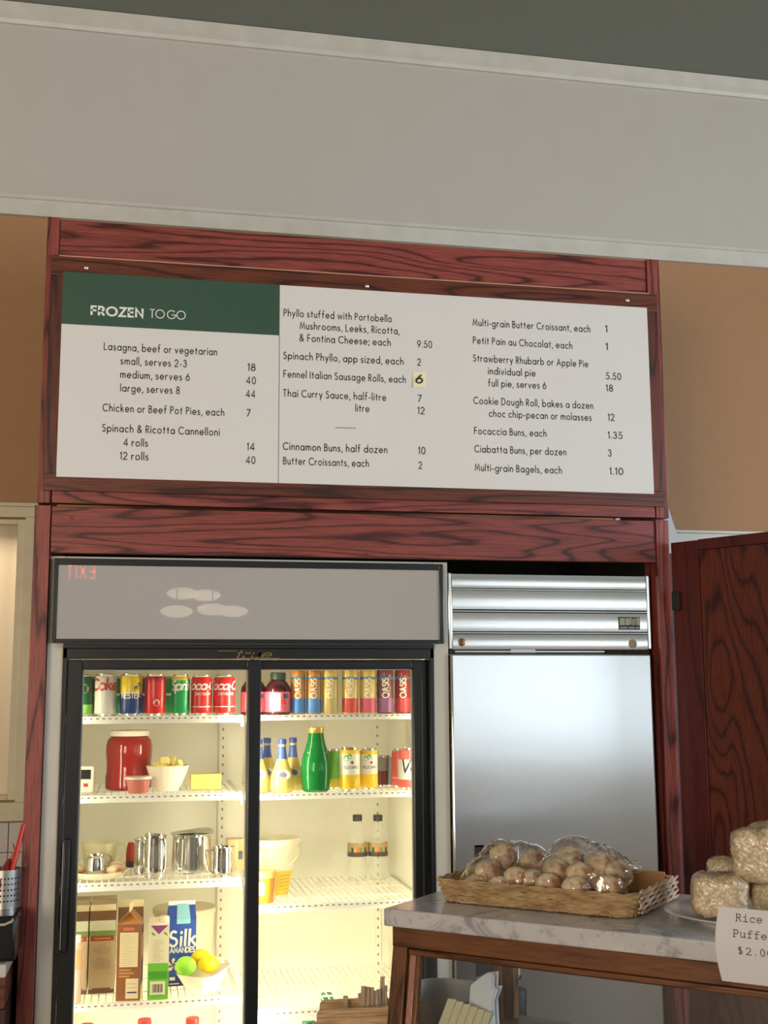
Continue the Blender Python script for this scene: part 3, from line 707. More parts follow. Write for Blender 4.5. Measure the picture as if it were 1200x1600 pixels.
dl = door(bL+.013, at(408.5, 1035, 0).x, at(129.7, 1046.7, 0).x, at(388, 1046, 0).x, gt, 0, .03)
dr = door(at(386, 1046, .034).x, bR-.013, at(407, 1046, .034).x, at(645.2, 1046, .034).x, at(390, 1046, .034).z, .034, .066)
q0, q1 = at(104, 1310, 0), at(101, 1488, 0)
mb = MB(); cb(mb, q0.x-.008, q0.x+.012, -.014, 0, q1.z, q0.z)
mb.build('door_handle', 'black', dl, bevel=.005)
mb = MB(); cb(mb, q0.x-.0085, q0.x-.0065, -.016, -.012, q1.z+.01, q0.z-.01); mb.build('handle_edge', plain('grey_handle_edge', (.35, .35, .36), .3), dl)  # thin grey strip along the handle's left edge
mb = MB(); q = at(661, 1200, .03); cb(mb, q.x-.001, q.x+.001, .0325, .0345, .3, at(661, 1060, .03).z); mb.build('door_track_edge', plain('grey_green_edge', (.12, .14, .1), .3), dr)
# small script name plate on the frame
q = at(367, 1029, -.013); mb = MB()
mb.text('true', q.x-.598, q.z+.002, -.0135, .024, .12, 0, at(421, 1029, -.013).x-.598, slant=.35, gap=.24)
a, b_ = at(372, 1028.5, -.013), at(438, 1027, -.013); mb.quad((a.x-.598, -.0135, q.z), (b_.x-.598, -.0135, q.z), (b_.x-.598, -.0135, q.z+.002), (a.x-.598, -.0135, q.z+.002))
a, b_ = at(340, 1016, -.013), at(370, 1016, -.013); mb.quad((a.x-.598, -.0135, q.z+.0215), (b_.x-.598, -.0135, q.z+.0215), (b_.x-.598, -.0135, q.z+.0235), (a.x-.598, -.0135, q.z+.0235))
mb.build('name_plate', 'gold', coo)
# shelves
SHY0, SHY1 = .125, .62
def shelf(x0, x1, pt, pb):
    zt_, zb_ = at(*pt, SHY0).z, at(*pb, SHY0).z
    mb = MB()
    n = int((x1-x0)/.0215)
    for i in range(n+1):
        x = x0+.01+(x1-x0-.02)*i/n-.598
        mb.box(x-.0016, x+.0016, SHY0+.004, SHY1, zt_-.0045, zt_-.001)
    for y in (SHY0+.02, .26, .43, SHY1-.004): mb.box(x0-.598, x1-.598, y-.003, y+.003, zt_-.0095, zt_-.0045)
    for x in (x0, x1-.006): mb.box(x-.598, x+.006-.598, SHY0, SHY1, zt_-.012, zt_-.0005)
    o = mb.build('shelf', 'shelfwire', coo)
    mb = MB(); hgt = zt_-zb_
    mb.prism([(SHY0, zt_-.001), (SHY0-.004, zt_-.001), (SHY0-.009, zb_+hgt*.25), (SHY0-.012, zb_), (SHY0-.004, zb_)], x0-.598, x1-.598)
    i = 0; x = x0+.012
    while x < x1-.012:
        zz = zb_+hgt*.58; yy = SHY0-.0085
        mb.quad((x-.598, yy, zz), (x+.008-.598, yy, zz), (x+.008-.598, yy+.0006, zz+.004), (x-.598, yy+.0006, zz+.004), 1); x += .0185
    mb.build('price_rail', ['shelfwire', 'tag'], o)
    return zt_
lx0, lx1, rx0, rx1 = bL+.008, .577, .619, bR-.008
Z1L = shelf(lx0, lx1, (245, 1118.3), (245, 1130)); Z1R = shelf(rx0, rx1, (525, 1116), (525, 1124.5))
Z2L = shelf(lx0, lx1, (245, 1240.5), (245, 1252)); Z2R = shelf(rx0, rx1, (525, 1237.5), (525, 1247))
Z3L = shelf(lx0, lx1, (245, 1375.5), (245, 1388.5)); Z3R = shelf(rx0, rx1, (500, 1410), (500, 1422))
Z4L = shelf(lx0, lx1, (245, 1563), (245, 1573)); Z4R = shelf(rx0, rx1, (500, 1571), (500, 1592))
Z5 = .235
shelf_y = Z5
for xs_, zs_ in (((lx1-.001, lx0+.001), (Z1L, Z2L, Z3L, Z4L)), ((rx1-.001, rx0+.001), (Z1R, Z2R, Z3R, Z4R))):
    for z in zs_:
        for x in xs_: cb(MB(), x-.004, x+.004, SHY0+.002, SHY0+.04, z-.035, z-.012).build('shelf_clip', 'shelfwire', coo)

# ================================================================== STEEL FREEZER
fz = thing('steel_freezer', 'stainless steel one-door upright freezer right of the glass-door fridge', 'freezer', (1.533, 0, 0))
FX0, FX1 = at(699.5, 895, 0).x+.001, at(1014.4, 899.3, 0).x
FZT = 1.958
def fb(mb, x0, x1, y0, y1, z0, z1, mi=0): mb.box(x0-1.533, x1-1.533, y0, y1, z0, z1, mi); return mb
fb(MB(), FX0, FX1, .035, .74, .12, FZT).build('cabinet', 'brushed', fz, bevel=.002)
fzd = at(850, 1021.3, 0).z
gr0 = at(850, 1014.5, 0).z
for x_a, x_b in ((FX0, FX0+.012), (FX1-.013, FX1)): fb(MB(), x_a, x_b, 0, .04, gr0, FZT).build('grille_side', 'louver', fz, bevel=.003)
edges = [(896.5, 918), (922, 951.5), (957, 986), (991, 1014.5)]
edges = [(at(705, a, 0).z, at(705, b, 0).z) for a, b in edges]
for zt_, zb_ in edges:
    n = 8; pr_ = []
    for i in range(n+1):
        u = i/n; pr_.append((.003-.003*sin(pi*(.12+.88*u)) , zb_+(zt_-zb_)*u))
    pr_ = [(.034, zb_)]+pr_+[(.034, zt_)]
    mb = MB(); mb.prism(pr_, FX0+.0125-1.533, FX1-.0135-1.533); mb.build('louver', 'louver', fz, smooth=30)
mb = MB()
for k in range(3):
    zc_ = (edges[k][1]+edges[k+1][0])/2; fb(mb, FX0+.013, FX1-.014, .008, .03, zc_-.0018, zc_+.0018)
mb.build('louver_strip', 'dull_steel', fz)
fb(MB(), FX0+.012, FX1-.012, .03, .036, gr0, FZT-.004).build('grille_back', 'dark_gap', fz)
fb(MB(), FX0+.004, FX1-.004, .012, .036, fzd, gr0).build('door_gap', 'black_matte', fz)
mb = MB(); fb(mb, FX0+.02, FX1-.16, .004, .012, fzd+.004, fzd+.009); fb(mb, FX0+.2, FX0+.28, .002, .012, fzd+.003, fzd+.013); mb.build('hinge_strip', 'dull_steel', fz)
dx0, dx1 = FX0+.0015, FX1-.010
dfl = MB(); fb(dfl, dx0, dx1, -.016, .03, .15, fzd-.001)
fd = dfl.build('freezer_door', 'brushed', fz, bevel=.006)
h0, h1 = at(742, 1321, -.017), at(814, 1530, -.017)
mb = MB(); fb(mb, h0.x, h0.x+.048, -.021, -.0165, h1.z, h0.z); fb(mb, h0.x, h1.x, -.021, -.0165, h0.z-.006, h0.z); fb(mb, h0.x, h1.x, -.021, -.0165, h1.z, h1.z+.012)
mb.build('handle_recess', 'black_matte', fd, bevel=.001)
mb = MB(); fb(mb, h0.x+.05, h1.x, -.0225, -.0165, h1.z+.013, h0.z-.0065); mb.build('door_handle', 'dull_steel', fd, bevel=.002)
def disc(parent, name, mat, q, r, y, prof=None):
    mb = MB(); mb.T = Matrix.Translation((q.x-1.533, y, q.z)) @ Matrix.Rotation(R(90), 4, 'X')
    mb.lathe(prof or [(r, 0), (r, .003), (r*.85, .004), (0, .004)], 22); return mb.build(name, mat, parent)
lk = disc(fz, 'lock', plain('brass_lock', s2l(140, 110, 80), .35, .8), at(721.5, 1003.5, 0), .0125, .003)
q = at(721.5, 1003.5, 0); fb(MB(), q.x-.001, q.x+.001, -.002, -.0008, q.z-.004, q.z+.005).build('keyhole', 'dark_gap', lk)
disc(fz, 'lamp_button', plain('beige_button', s2l(176, 160, 132), .4), at(988.5, 1006, 0), .0145, .003)
a, b_ = at(966, 964, 0), at(1000, 984, 0)
pq = fb(MB(), a.x, b_.x, -.002, .004, b_.z, a.z).build('maker_plate', 'black', fz, bevel=.001)
mb = MB(); lw, lh = b_.x-a.x, a.z-b_.z; ox = a.x-1.533
for u0, u1, v0, v1 in ((.05, .29, .36, .9), (.32, .5, .36, .9), (.52, .6, .4, .95), (.63, .68, .36, .85), (.71, .75, .36, .9), (.78, .83, .4, .9), (.86, .97, .36, .93), (.06, .4, .1, .2), (.45, .75, .1, .2), (.8, .95, .1, .2)):
    mb.quad((ox+lw*u0, -.0024, b_.z+lh*v0), (ox+lw*u1, -.0024, b_.z+lh*v0), (ox+lw*u1, -.0024, b_.z+lh*v1), (ox+lw*u0, -.0024, b_.z+lh*v1))
mb.build('plate_print', P('pale_green_print', (190, 200, 180)), pq)
MB().quad((at(783, 967, 0).x-.012-1.533, .0002, at(783, 967, 0).z), (at(783, 967, 0).x+.012-1.533, .0002, at(783, 967, 0).z-.0025), (at(783, 967, 0).x+.012-1.533, .0002, at(783, 967, 0).z+.001), (at(783, 967, 0).x-.01-1.533, .0002, at(783, 967, 0).z+.0025)).build('pale_streak', P('pale_streak_paint', (225, 224, 220)), fz)  # small pale slanted streak on a louver

# ================================================================== OPEN CABINET DOOR ON THE RIGHT
ang = math.atan2(-.863, .505)
hx = Vector((qx1+.012, -.05, 0))
ztd = at(1048, 848, hx.y).z
MB().box(qx1-.002-X0, qx1+.035-X0, .02, .05, 0, ztd-.03).build('gap_filler', 'door_stile', sur)  # dark strip added to close the pale gap between post and door
dor = thing('cabinet_door', 'tall dark red wooden cabinet door standing open to the right of the freezer', 'cabinet door', hx, ang)
DWD = .62
MB().box(0, .10, -.022, 0, .12, ztd-.002).build('stile', 'door_stile', dor, bevel=.002)
MB().box(.10, DWD, -.022, 0, ztd-.034, ztd).build('top_rail', 'door_stile', dor, bevel=.002)
MB().box(DWD-.09, DWD, -.022, 0, .12, ztd-.035).build('stile', 'door_stile', dor, bevel=.002)
MB().box(.10, DWD-.09, -.022, 0, .12, .2).build('bottom_rail', 'door_stile', dor, bevel=.002)
MB().box(.1005, DWD-.0905, -.018, -.0035, .2, ztd-.0345).build('door_panel', 'door_wood', dor, bevel=.001)
zh = at(1060, 940, -.05).z
mb = MB(); mb.box(.002, .03, -.034, -.0222, zh-.03, zh+.03); mb.build('hinge', 'black_matte', dor, bevel=.004)
# white board leaning behind the surround
a = at(1062, 850, .5); bq = at(1046.5, 806, .5)
mb = MB(); x0_ = 1.97
mb.hexa([(1.955, .48, 1.6), (a.x+.1, .48, 1.6), (a.x+.1, .50, 1.6), (1.955, .50, 1.6), (1.955, .48, bq.z+.02), (bq.x-.005, .48, bq.z+.02), (bq.x-.005, .50, bq.z+.02), (1.955, .50, bq.z+.02)])
o = MB(); o.v = [(v_[0]-2.05, v_[1]-.49, v_[2]) for v_ in mb.v]; o.f = mb.f; o.mi = mb.mi
e0 = at(1046.5, 806, .49); e1 = at(1061, 850, .49); sl_ = (e1.x-e0.x)/(e0.z-e1.z)
zt_ = e0.z+.03; xt_ = e0.x-.03*sl_; zl_ = 0.0; xl_ = e1.x+(e1.z-zl_)*sl_*.35
o = MB(); pts = [(1.96, zl_), (xl_, zl_), (e1.x+.02*sl_, e1.z-.02), (xt_, zt_), (1.96, zt_)]
o.add([(x, .48, z) for x, z in pts]+[(x, .5, z) for x, z in pts], [(0, 1, 2, 3, 4), (9, 8, 7, 6, 5)]+[(i, 5+i, 5+(i+1) % 5, (i+1) % 5) for i in range(5)])
tag(o.build('white_board', P('white_laminate', (214, 212, 208))), 'white board with a slanted edge showing behind the right post', 'board')

# ================================================================== DRINKS AND FOOD IN THE COOLER
def silver(): return M['can_rim']
def can(xl, xr, ytop, Y, Z, mats, bands, label, cat='can', group='drink cans on the top shelf', texts=(), discs=(), base=None, name='drink_can'):
    """bands: list of (z fraction, material index) from the bottom up"""
    ym = (ytop+base)/2 if base else ytop+30
    x, r = span(xl, xr, ym, Y); h = at((xl+xr)/2, ytop, Y).z-Z
    mb = MB(); k = len(mats)
    prof = [(0, .001, k), (r*.74, .001, k), (r*.78, 0, k), (r*.93, h*.05, k), (r, h*.075, bands[0][1])]
    for i, (zf, mi) in enumerate(bands): prof.append((r, h*zf, mi))
    prof += [(r, h*.88, bands[-1][1]), (r*.9, h*.95, bands[-1][1]), (r*.83, h*.975, k), (r*.84, h*.995, k), (r*.8, h, k), (r*.78, h*.985, k), (0, h*.982, k)]
    mb.lathe(prof, 28)
    for (t_, zf, capf, mi, wd, sl, off) in texts:
        mb.text(t_, off*r, h*zf, 0, h*capf, wd, mi, wrap=(r*1.008, 0, 0), slant=sl, gap=.12, center=True)
    for (an, zf, rr, mi) in discs:
        n = 12; pts = []
        for i in range(n):
            aa = an+rr*cos(2*pi*i/n); pts.append((r*1.006*sin(aa), -r*1.006*cos(aa), h*zf+rr*r*sin(2*pi*i/n)))
        mb.poly(pts, mi)
    o = mb.build(name, [P(*q) if isinstance(q, tuple) else q for q in mats]+['can_rim'], loc=(x, Y, Z))
    return tag(o, label, cat, group)
RD, WH, GR, DG, BL, YE, LG = ('can_red', (206, 34, 34), .3), ('can_white', (226, 224, 218), .3), ('can_green', (24, 150, 84), .3), ('can_dark_green', (26, 92, 58), .3), ('can_blue', (38, 62, 120), .3), ('can_yellow', (224, 190, 50), .3), ('can_lime', (130, 200, 80), .3)
PK = ('can_pink', (226, 140, 130), .3); DR = ('can_dark_red', (170, 26, 34), .3); SV = ('can_silver', (196, 192, 184), .3, )
can(111, 145.5, 1054, .16, Z1L, [DG, LG, PK], [(.28, 1), (.34, 0)], 'dark green drink can with lime base, far left on the top shelf', discs=[(.25, .66, .42, 2)])
can(147.5, 182.5, 1053, .16, Z1L, [SV, ('can_brick', (170, 50, 44), .3)], [(.5, 0)], 'silver white drink can with big red lettering on the top shelf', texts=[('Coke', .62, .25, 1, .2, .1, -.15)])
can(187.5, 222.5, 1053, .16, Z1L, [BL, YE, WH, DG], [(.52, 0), (.6, 1)], 'blue and yellow iced tea can with a green leaf on the top shelf', texts=[('NESTEA', .42, .13, 2, .16, 0, 0)], discs=[(.45, .66, .2, 3), (.7, .74, .2, 3)])
can(226, 259.5, 1053.5, .16, Z1L, [RD, WH, DR], [(.5, 0), (.8, 0), (.86, 2)], 'plain red drink can with one small white disc on the top shelf', discs=[(.12, .31, .32, 1)])
can(267.5, 296.5, 1054, .16, Z1L, [GR, WH, YE], [(.86, 0), (.88, 2)], 'green drink can with white lettering and yellow neck on the top shelf', texts=[('Sprite', .62, .22, 1, .2, .2, .25)])
c1 = can(298.5, 331, 1055, .16, Z1L, [RD, WH, DR], [(.2, 0), (.22, 1), (.23, 0)], 'red cola can with white script, left of the last pair on the top shelf', texts=[('Coca-Cola', .64, .21, 1, .17, .3, .35), ('ZERO SUGAR', .50, .06, 1, .14, 0, .1)])
can(333, 367.5, 1055, .16, Z1L, [RD, WH, DR], [(.2, 0), (.22, 1), (.23, 0)], 'red cola can with white script, rightmost on the left top shelf', texts=[('Coca-Cola', .64, .21, 1, .17, .3, .25), ('ZERO SUGAR', .50, .06, 1, .14, 0, .1)])
for i, (xa, xb, mats, lab) in enumerate((
    (142, 170, [DG, LG], 'dark green can in the second row behind the silver can'),
    (178, 206, [GR, WH], 'green can in the second row left of the iced tea can'),
    (212, 240, [BL, WH], 'blue can in the second row behind the iced tea can'),
    (252, 281, [GR, WH], 'green can in the second row between the red and green cans'))):
    can(xa, xb, 1057, .27, Z1L, mats, [(.5, 0), (.56, 1), (.58, 0)], lab, group='second row of cans')
# right top shelf: two juice jars and seven tall juice bottles
def juicejar(xc, Y, label):
    x, r = span(xc-20, xc+20, 1100, Y); h = .128
    t_ = thing('juice_bottle', label, 'bottle', (x, Y, Z1R), 0, 'dark juice bottles with pink labels')
    mb = MB(); mb.lathe([(0, 0), (r*.9, 0), (r, .004), (r, .074), (r*.96, .084), (r*.7, .1), (r*.55, .106), (r*.55, .118), (0, .118)], 28)
    mb.build('bottle_body', M.setdefault('cran', tinted('cranberry_juice', s2l(70, 20, 30), .8)), t_)
    mb = MB(); rr = r*1.01
    mb.lathe([(rr, .008), (rr, .03), (rr, .066), (rr, .070)], 36)
    lbm = mb.build('bottle_label', P('pink_label', (226, 92, 112)), t_)
    mb = MB()
    for th0, th1, z0_, z1_, mi in ((-.75, .1, .012, .066, 0), (.3, .8, .05, .064, 1), (.15, .55, .032, .048, 2)):
        n = 6
        for i in range(n):
            a0, a1 = th0+(th1-th0)*i/n, th0+(th1-th0)*(i+1)/n; q = rr*1.006
            mb.quad((q*sin(a0), -q*cos(a0), z0_), (q*sin(a1), -q*cos(a1), z0_), (q*sin(a1), -q*cos(a1), z1_), (q*sin(a0), -q*cos(a0), z1_), mi)
    mb.build('label_print', [P('label_white', (236, 228, 214)), P('label_navy', (60, 72, 120)), P('label_red', (214, 50, 60))], lbm)
    MB().lathe([(r*.6, .108), (r*.6, .128), (r*.55, .13), (0, .13)], 24).build('bottle_cap', P('dark_green_cap', (40, 62, 56)), t_)
juicejar(434, .17, 'dark juice bottle with pink label beside the blue based bottles')
juicejar(396, .20, 'dark juice bottle with pink label, half behind the centre door frame')
def tall(xl, xr, Y, body, base, label, mark):
    x, r = span(xl, xr, 1085, Y); h = at(xl, 1040, Y).z-Z1R; k = .0
    t_ = thing('tall_juice_bottle', label, 'bottle', (x, Y, Z1R), 0, 'tall juice bottles on the top shelf')
    mb = MB(); mb.lathe([(0, 0), (r*.9, 0), (r, .004), (r, h*.3), (r, h*.70), (r*.985, h*.71), (r*.985, h*.76), (r, h*.77), (r, h*.86), (r*.9, h*.95), (r*.6, h), (r*.45, h*1.01), (0, h*1.01)], 26)
    mb.build('bottle_body', body, t_)
    mb = MB(); mb.lathe([(r*1.01, h*.03), (r*1.01, h*.32)], 30)
    bb = mb.build('base_label', base, t_)
    mb = MB(); mb.lathe([(r*1.008, h*.71), (r*1.008, h*.76)], 30); mb.build('blue_band', P('band_blue', (70, 120, 160)), t_)
    # name running upwards
    mb = MB(); q = r*1.012; pls = []; zz = h*.33
    for ch in 'OASIS':
        g = FONT[ch]; wd = max(a for p_ in g for a, b in p_)-min(a for p_ in g for a, b in p_)
        mb.strokes([[(a, b) for a, b in p_] for p_ in g], .2, lambda a, b, zz=zz: (q*sin(-.15-(b-.5)*.75), -q*cos(-.15-(b-.5)*.75), zz+a*.016), 0, .2); zz += (wd+.25)*.016
    mb.build('lettering', mark, t_)
    MB().lathe([(r*.5, h*1.0), (r*.5, h*1.07), (r*.45, h*1.08), (0, h*1.08)], 20).build('bottle_cap', P('white_cap', (225, 222, 212)), t_)
    return t_
OR, YB, PU, RB = P('orange_brown_juice', (186, 128, 62), .25), P('yellow_juice', (216, 186, 100), .25), P('purple_juice', (120, 70, 76), .25), P('red_juice', (150, 52, 50), .25)
bB_, bR_, bM_, bV_, bK_ = P('label_blue', (70, 130, 196)), P('label_scarlet', (206, 66, 52)), P('label_magenta', (204, 84, 110)), P('label_violet', (140, 84, 130)), P('label_rust', (190, 60, 64))
lt = P('pale_print', (232, 226, 204))
tall(454, 477, .17, OR, bB_, 'orange juice bottle with blue base, left of the two blue ones', lt)
tall(478.5, 502, .17, OR, bB_, 'orange juice bottle with blue base, right of the two blue ones', lt)
tall(503, 528, .17, YB, P('label_straw', (196, 176, 110)), 'yellow juice bottle without a red base, beside the blue based ones', lt)
tall(534.5, 559.5, .17, YB, bR_, 'yellow juice bottle with scarlet base', lt)
tall(562.5, 587, .17, YB, bM_, 'yellow juice bottle with magenta base', lt)
tall(589, 614.5, .17, PU, bV_, 'purple juice bottle with violet base', lt)
tall(617, 641, .17, RB, bK_, 'dark red juice bottle, rightmost of the top shelf', lt)

# ---- second shelf, left
x, r = span(165, 237.5, 1190, .33); h = at(201, 1141, .33).z-Z2L
t_ = thing('sauce_jar', 'big square shouldered jar of red sauce with white lid', 'jar', (x, .33, Z2L))
mb = MB(); mb.lathe([(0, 0), (r*.93, 0), (r, .006), (r, h*.22), (r*.965, h*.27), (r*.965, h*.48), (r, h*.55), (r, h*.74), (r*.94, h*.84), (r*.8, h*.9), (r*.8, h*.93), (0, h*.93)], 32); mb.build('jar_body', plain('tomato_sauce', s2l(156, 34, 28), .12, coat=.3), t_)
MB().lathe([(r*.84, h*.905), (r*.86, h*.91), (r*.86, h*.985), (r*.83, h), (0, h)], 40).build('lid', P('white_lid', (238, 232, 214), .4), t_)
x, r = span(196, 236, 1225, .175); h = at(216, 1213, .175).z-Z2L
t_ = thing('plastic_tub', 'small clear tub of pink sauce in front of the red jar', 'tub', (x, .175, Z2L))
MB().lathe([(0, 0), (r*.74, 0), (r*.78, .003), (r*.94, h*.8), (0, h*.8)], 26).build('tub_body', tinted('pink_sauce', s2l(206, 120, 112), .8, .2), t_)
MB().lathe([(r*.9, h*.82), (r*1.06, h*.84), (r*1.07, h*.97), (r*.98, h), (0, h*.97)], 28).build('lid', P('cloudy_lid', (226, 206, 192), .35), t_)
x, r = span(228.5, 295.5, 1196, .25); h = at(262, 1196, .25).z-Z2L
t_ = thing('butter_bowl', 'white fluted bowl heaped with yellow butter pieces', 'bowl', (x, .25, Z2L))
mb = MB(); n = 48; prof = [(0, .004), (r*.52, 0), (r*.55, .004), (r*.7, h*.3), (r*.88, h*.68), (r, h), (r*.96, h), (r*.84, h*.66), (r*.6, h*.2), (0, h*.14)]
mb.lathe(prof, n)
mb.v = [((a*(1+.02*sin(16*math.atan2(b, a))) if c_ > h*.1 else a), (b*(1+.02*sin(16*math.atan2(b, a))) if c_ > h*.1 else b), c_) for a, b, c_ in mb.v]
mb.build('bowl', P('white_bowl', (236, 230, 210), .25), t_)
butter = plain('butter', s2l(242, 220, 140), .5, sub=.15)
ztop = at(262, 1173, .25).z-Z2L
bx0, by0, bz0 = x, .25, Z2L
rnd = random.Random(3)
for i in range(16):
    a = rnd.uniform(0, 2*pi); q = r*.72*math.sqrt(rnd.random()); zz = h*.72+(ztop-h*.9)*(1-q/r)*rnd.uniform(.5, 1.0)
    if i < 5: q = r*.62; a = -pi/2+(i-2)*.5; zz = h*.86
    mb = MB(); mb.T = Matrix.Rotation(rnd.uniform(0, 3), 4, 'Z') @ Matrix.Rotation(rnd.uniform(-.6, .6), 4, 'X') @ Matrix.Rotation(rnd.uniform(-.6, .6), 4, 'Y')
    s0, s1, s2_ = rnd.uniform(.010, .014), rnd.uniform(.009, .012), rnd.uniform(.008, .012)
    mb.box(-s0, s0, -s1, s1, -s2_, s2_)
    tag(mb.build('butter_piece', butter, loc=(bx0+q*cos(a), by0+q*sin(a), bz0+zz), bevel=.002), 'cut piece of yellow butter heaped in the white fluted bowl', 'butter', 'butter pieces in the bowl')
a, b_ = at(298, 1210, .24), at(346, 1235, .24); wd = b_.x-a.x
mb = MB(); mb.box(0, wd, 0, .055, 0, a.z-Z2L)
o = mb.build('butter_block', plain('butter_slab', s2l(236, 208, 112), .45), loc=(a.x, .24, Z2L), bevel=.003); tag(o, 'unwrapped yellow block of butter right of the bowl', 'butter')
a, b_ = at(121, 1197, .20), at(146.5, 1231, .20)
t_ = thing('fridge_thermometer', 'white thermometer with black display in the left shelf corner', 'thermometer', ((a.x+b_.x)/2, .20, Z2L))
hw_ = (b_.x-a.x)/2; hh_ = a.z-Z2L
mb = MB(); mb.box(-hw_, hw_, 0, .016, 0, hh_); mb.build('case', P('thermo_white', (232, 226, 212), .3), t_, bevel=.007)
MB().box(-hw_*.85, hw_*.6, -.0015, .001, hh_*.52, hh_*.86).build('display', 'black', t_)
MB().box(-hw_*.2, hw_*.3, -.0015, .001, hh_*.24, hh_*.36).build('button', P('thermo_red', (196, 60, 50)), t_)

# ---- second shelf, right
def soda(xl, xr, Y, label, hgt=.165):
    x, r = span(xl, xr, 1215, Y); h = hgt
    t_ = thing('orange_soda_bottle', label, 'bottle', (x, Y, Z2R), 0, 'round orange soda bottles')
    mb = MB(); mb.lathe([(0, 0), (r*.82, 0), (r*.97, .006), (r, h*.12), (r*.97, h*.24), (r*.82, h*.38), (r*.56, h*.52), (r*.36, h*.68), (r*.3, h*.8), (r*.3, h*.9), (0, h*.9)], 26)
    mb.build('bottle_body', M.setdefault('orangeade', tinted('orangeade', s2l(244, 222, 140), .75, .12)), t_)
    mb = MB(); mb.lathe([(r*.45, h*.61), (r*.385, h*.68), (r*.325, h*.8), (r*.32, h*.84)], 24); mb.build('neck_label', P('neck_blue', (82, 110, 190), .3), t_)
    mb = MB(); n = 18; cc = h*.33
    for rr, mi, off in ((.85, 0, 1.0), (.42, 1, 1.006)):
        pts = []
        for i in range(n):
            th = rr*.85*cos(2*pi*i/n); zz = cc+rr*.018*sin(2*pi*i/n)
            R_ = r*(.965 if zz < h*.26 else .965-(zz-h*.26)/(h*.14)*.13)*1.02*off
            pts.append((R_*sin(th), -R_*cos(th), zz))
        mb.poly(pts, mi)
    mb.build('bottle_label', [P('soda_white', (226, 228, 226)), P('soda_navy', (120, 122, 160))], t_)
    MB().lathe([(r*.34, h*.88), (r*.36, h*.96), (r*.3, h*.98), (0, h*.98)], 20).build('bottle_cap', P('cap_blue', (66, 88, 170), .3), t_)
soda(386, 421, .175, 'orange soda bottle partly hidden by the centre door frame')
soda(422, 459, .17, 'orange soda bottle standing front and fully in view')
soda(440, 475, .255, 'orange soda bottle just behind, touching the green bottle')
soda(400, 434, .262, 'orange soda bottle in the back, between the two front ones')
x, r = span(471, 516, 1215, .17); h = at(493, 1136, .17).z-Z2R
t_ = thing('mineral_water_bottle', 'green glass mineral water bottle with gold cap', 'bottle', (x, .17, Z2R))
mb = MB(); mb.lathe([(0, .004), (r*.8, 0), (r*.95, .006), (r, h*.2), (r*1.02, h*.36), (r*.97, h*.5), (r*.8, h*.63), (r*.62, h*.76), (r*.5, h*.92), (0, h*.92)], 30); mb.build('bottle_body', tinted('green_glass', s2l(22, 142, 62), .62, .05), t_)
MB().lathe([(r*.54, h*.91), (r*.56, h*.92), (r*.56, h*.99), (r*.52, h), (0, h)], 26).build('bottle_cap', plain('gold_cap', s2l(206, 178, 96), .3, .6), t_)
mb = MB(); n = 8
for i in range(n):
    t0, t1 = -.9+1.8*i/n, -.9+1.8*(i+1)/n; zA, zB = h*.575, h*.66
    ra, rb = r*.855, r*.735
    mb.quad((ra*sin(t0), -ra*cos(t0), zA+.006*t0*t0), (ra*sin(t1), -ra*cos(t1), zA+.006*t1*t1), (rb*sin(t1), -rb*cos(t1), zB), (rb*sin(t0), -rb*cos(t0), zB))
mb.build('neck_label', P('silver_green_label', (150, 176, 140), .3), t_)
LM = ('can_lemon', (232, 190, 40), .3); CR = ('can_cream', (220, 218, 204), .3)
def lemon(xl, xr, ytop, base, Y, label, group='lemon soda cans'):
    can(xl, xr, ytop, Y, Z2R, [CR, LM, ('leaf_green', (70, 160, 90), .4), ('star_red', (160, 50, 60), .4), ('grey_print', (110, 116, 120), .4)], [(.38, 1), (.44, 0), (.85, 0), (.87, 1)], label, group=group, base=base,
        texts=[('PELLEGRINO', .52, .06, 4, .16, 0, 0)], discs=[(-.5, .76, .3, 2), (-.15, .80, .24, 2), (.1, .66, .15, 3), (.15, .34, .5, 1)])
lemon(530, 562, 1167.5, 1235, .16, 'lemon soda can in front, nearest to the green bottle')
lemon(562.5, 590, 1169, 1231, .20, 'lemon soda can to the right of the first lemon can')
can(508, 533, 1170, .25, Z2R, [LG, GR, YE], [(.25, 2), (.3, 0)], 'bright lime green can behind the green bottle', group='other cans on the second shelf', base=1228)
can(589, 606, 1180, .30, Z2R, [('can_maroon', (120, 52, 46), .3), ('can_grey', (150, 150, 140), .3)], [(.5, 0), (.55, 1)], 'small maroon can at the back of the second shelf', group='other cans on the second shelf', base=1224)
can(604, 618, 1180, .30, Z2R, [('can_smoke', (150, 160, 150), .3)], [(.5, 0)], 'small pale grey can beside the maroon can', group='other cans on the second shelf', base=1224)
can(622.5, 650, 1168, .18, Z2R, [('can_coral', (224, 96, 84), .3), WH, ('can_black', (40, 40, 44), .3), LG], [(.24, 0), (.26, 1), (.72, 1), (.74, 0)], 'coral red vegetable juice can with black V8 lettering', group='other cans on the second shelf', base=1231, texts=[('V8', .42, .3, 2, .14, .15, .0)], discs=[(.1, .33, .3, 3)])
can(612, 634, 1170, .26, Z2R, [('can_coral', (224, 96, 84), .3), WH], [(.24, 0), (.26, 1), (.3, 0)], 'coral red can standing behind the vegetable juice can', group='other cans on the second shelf', base=1226)

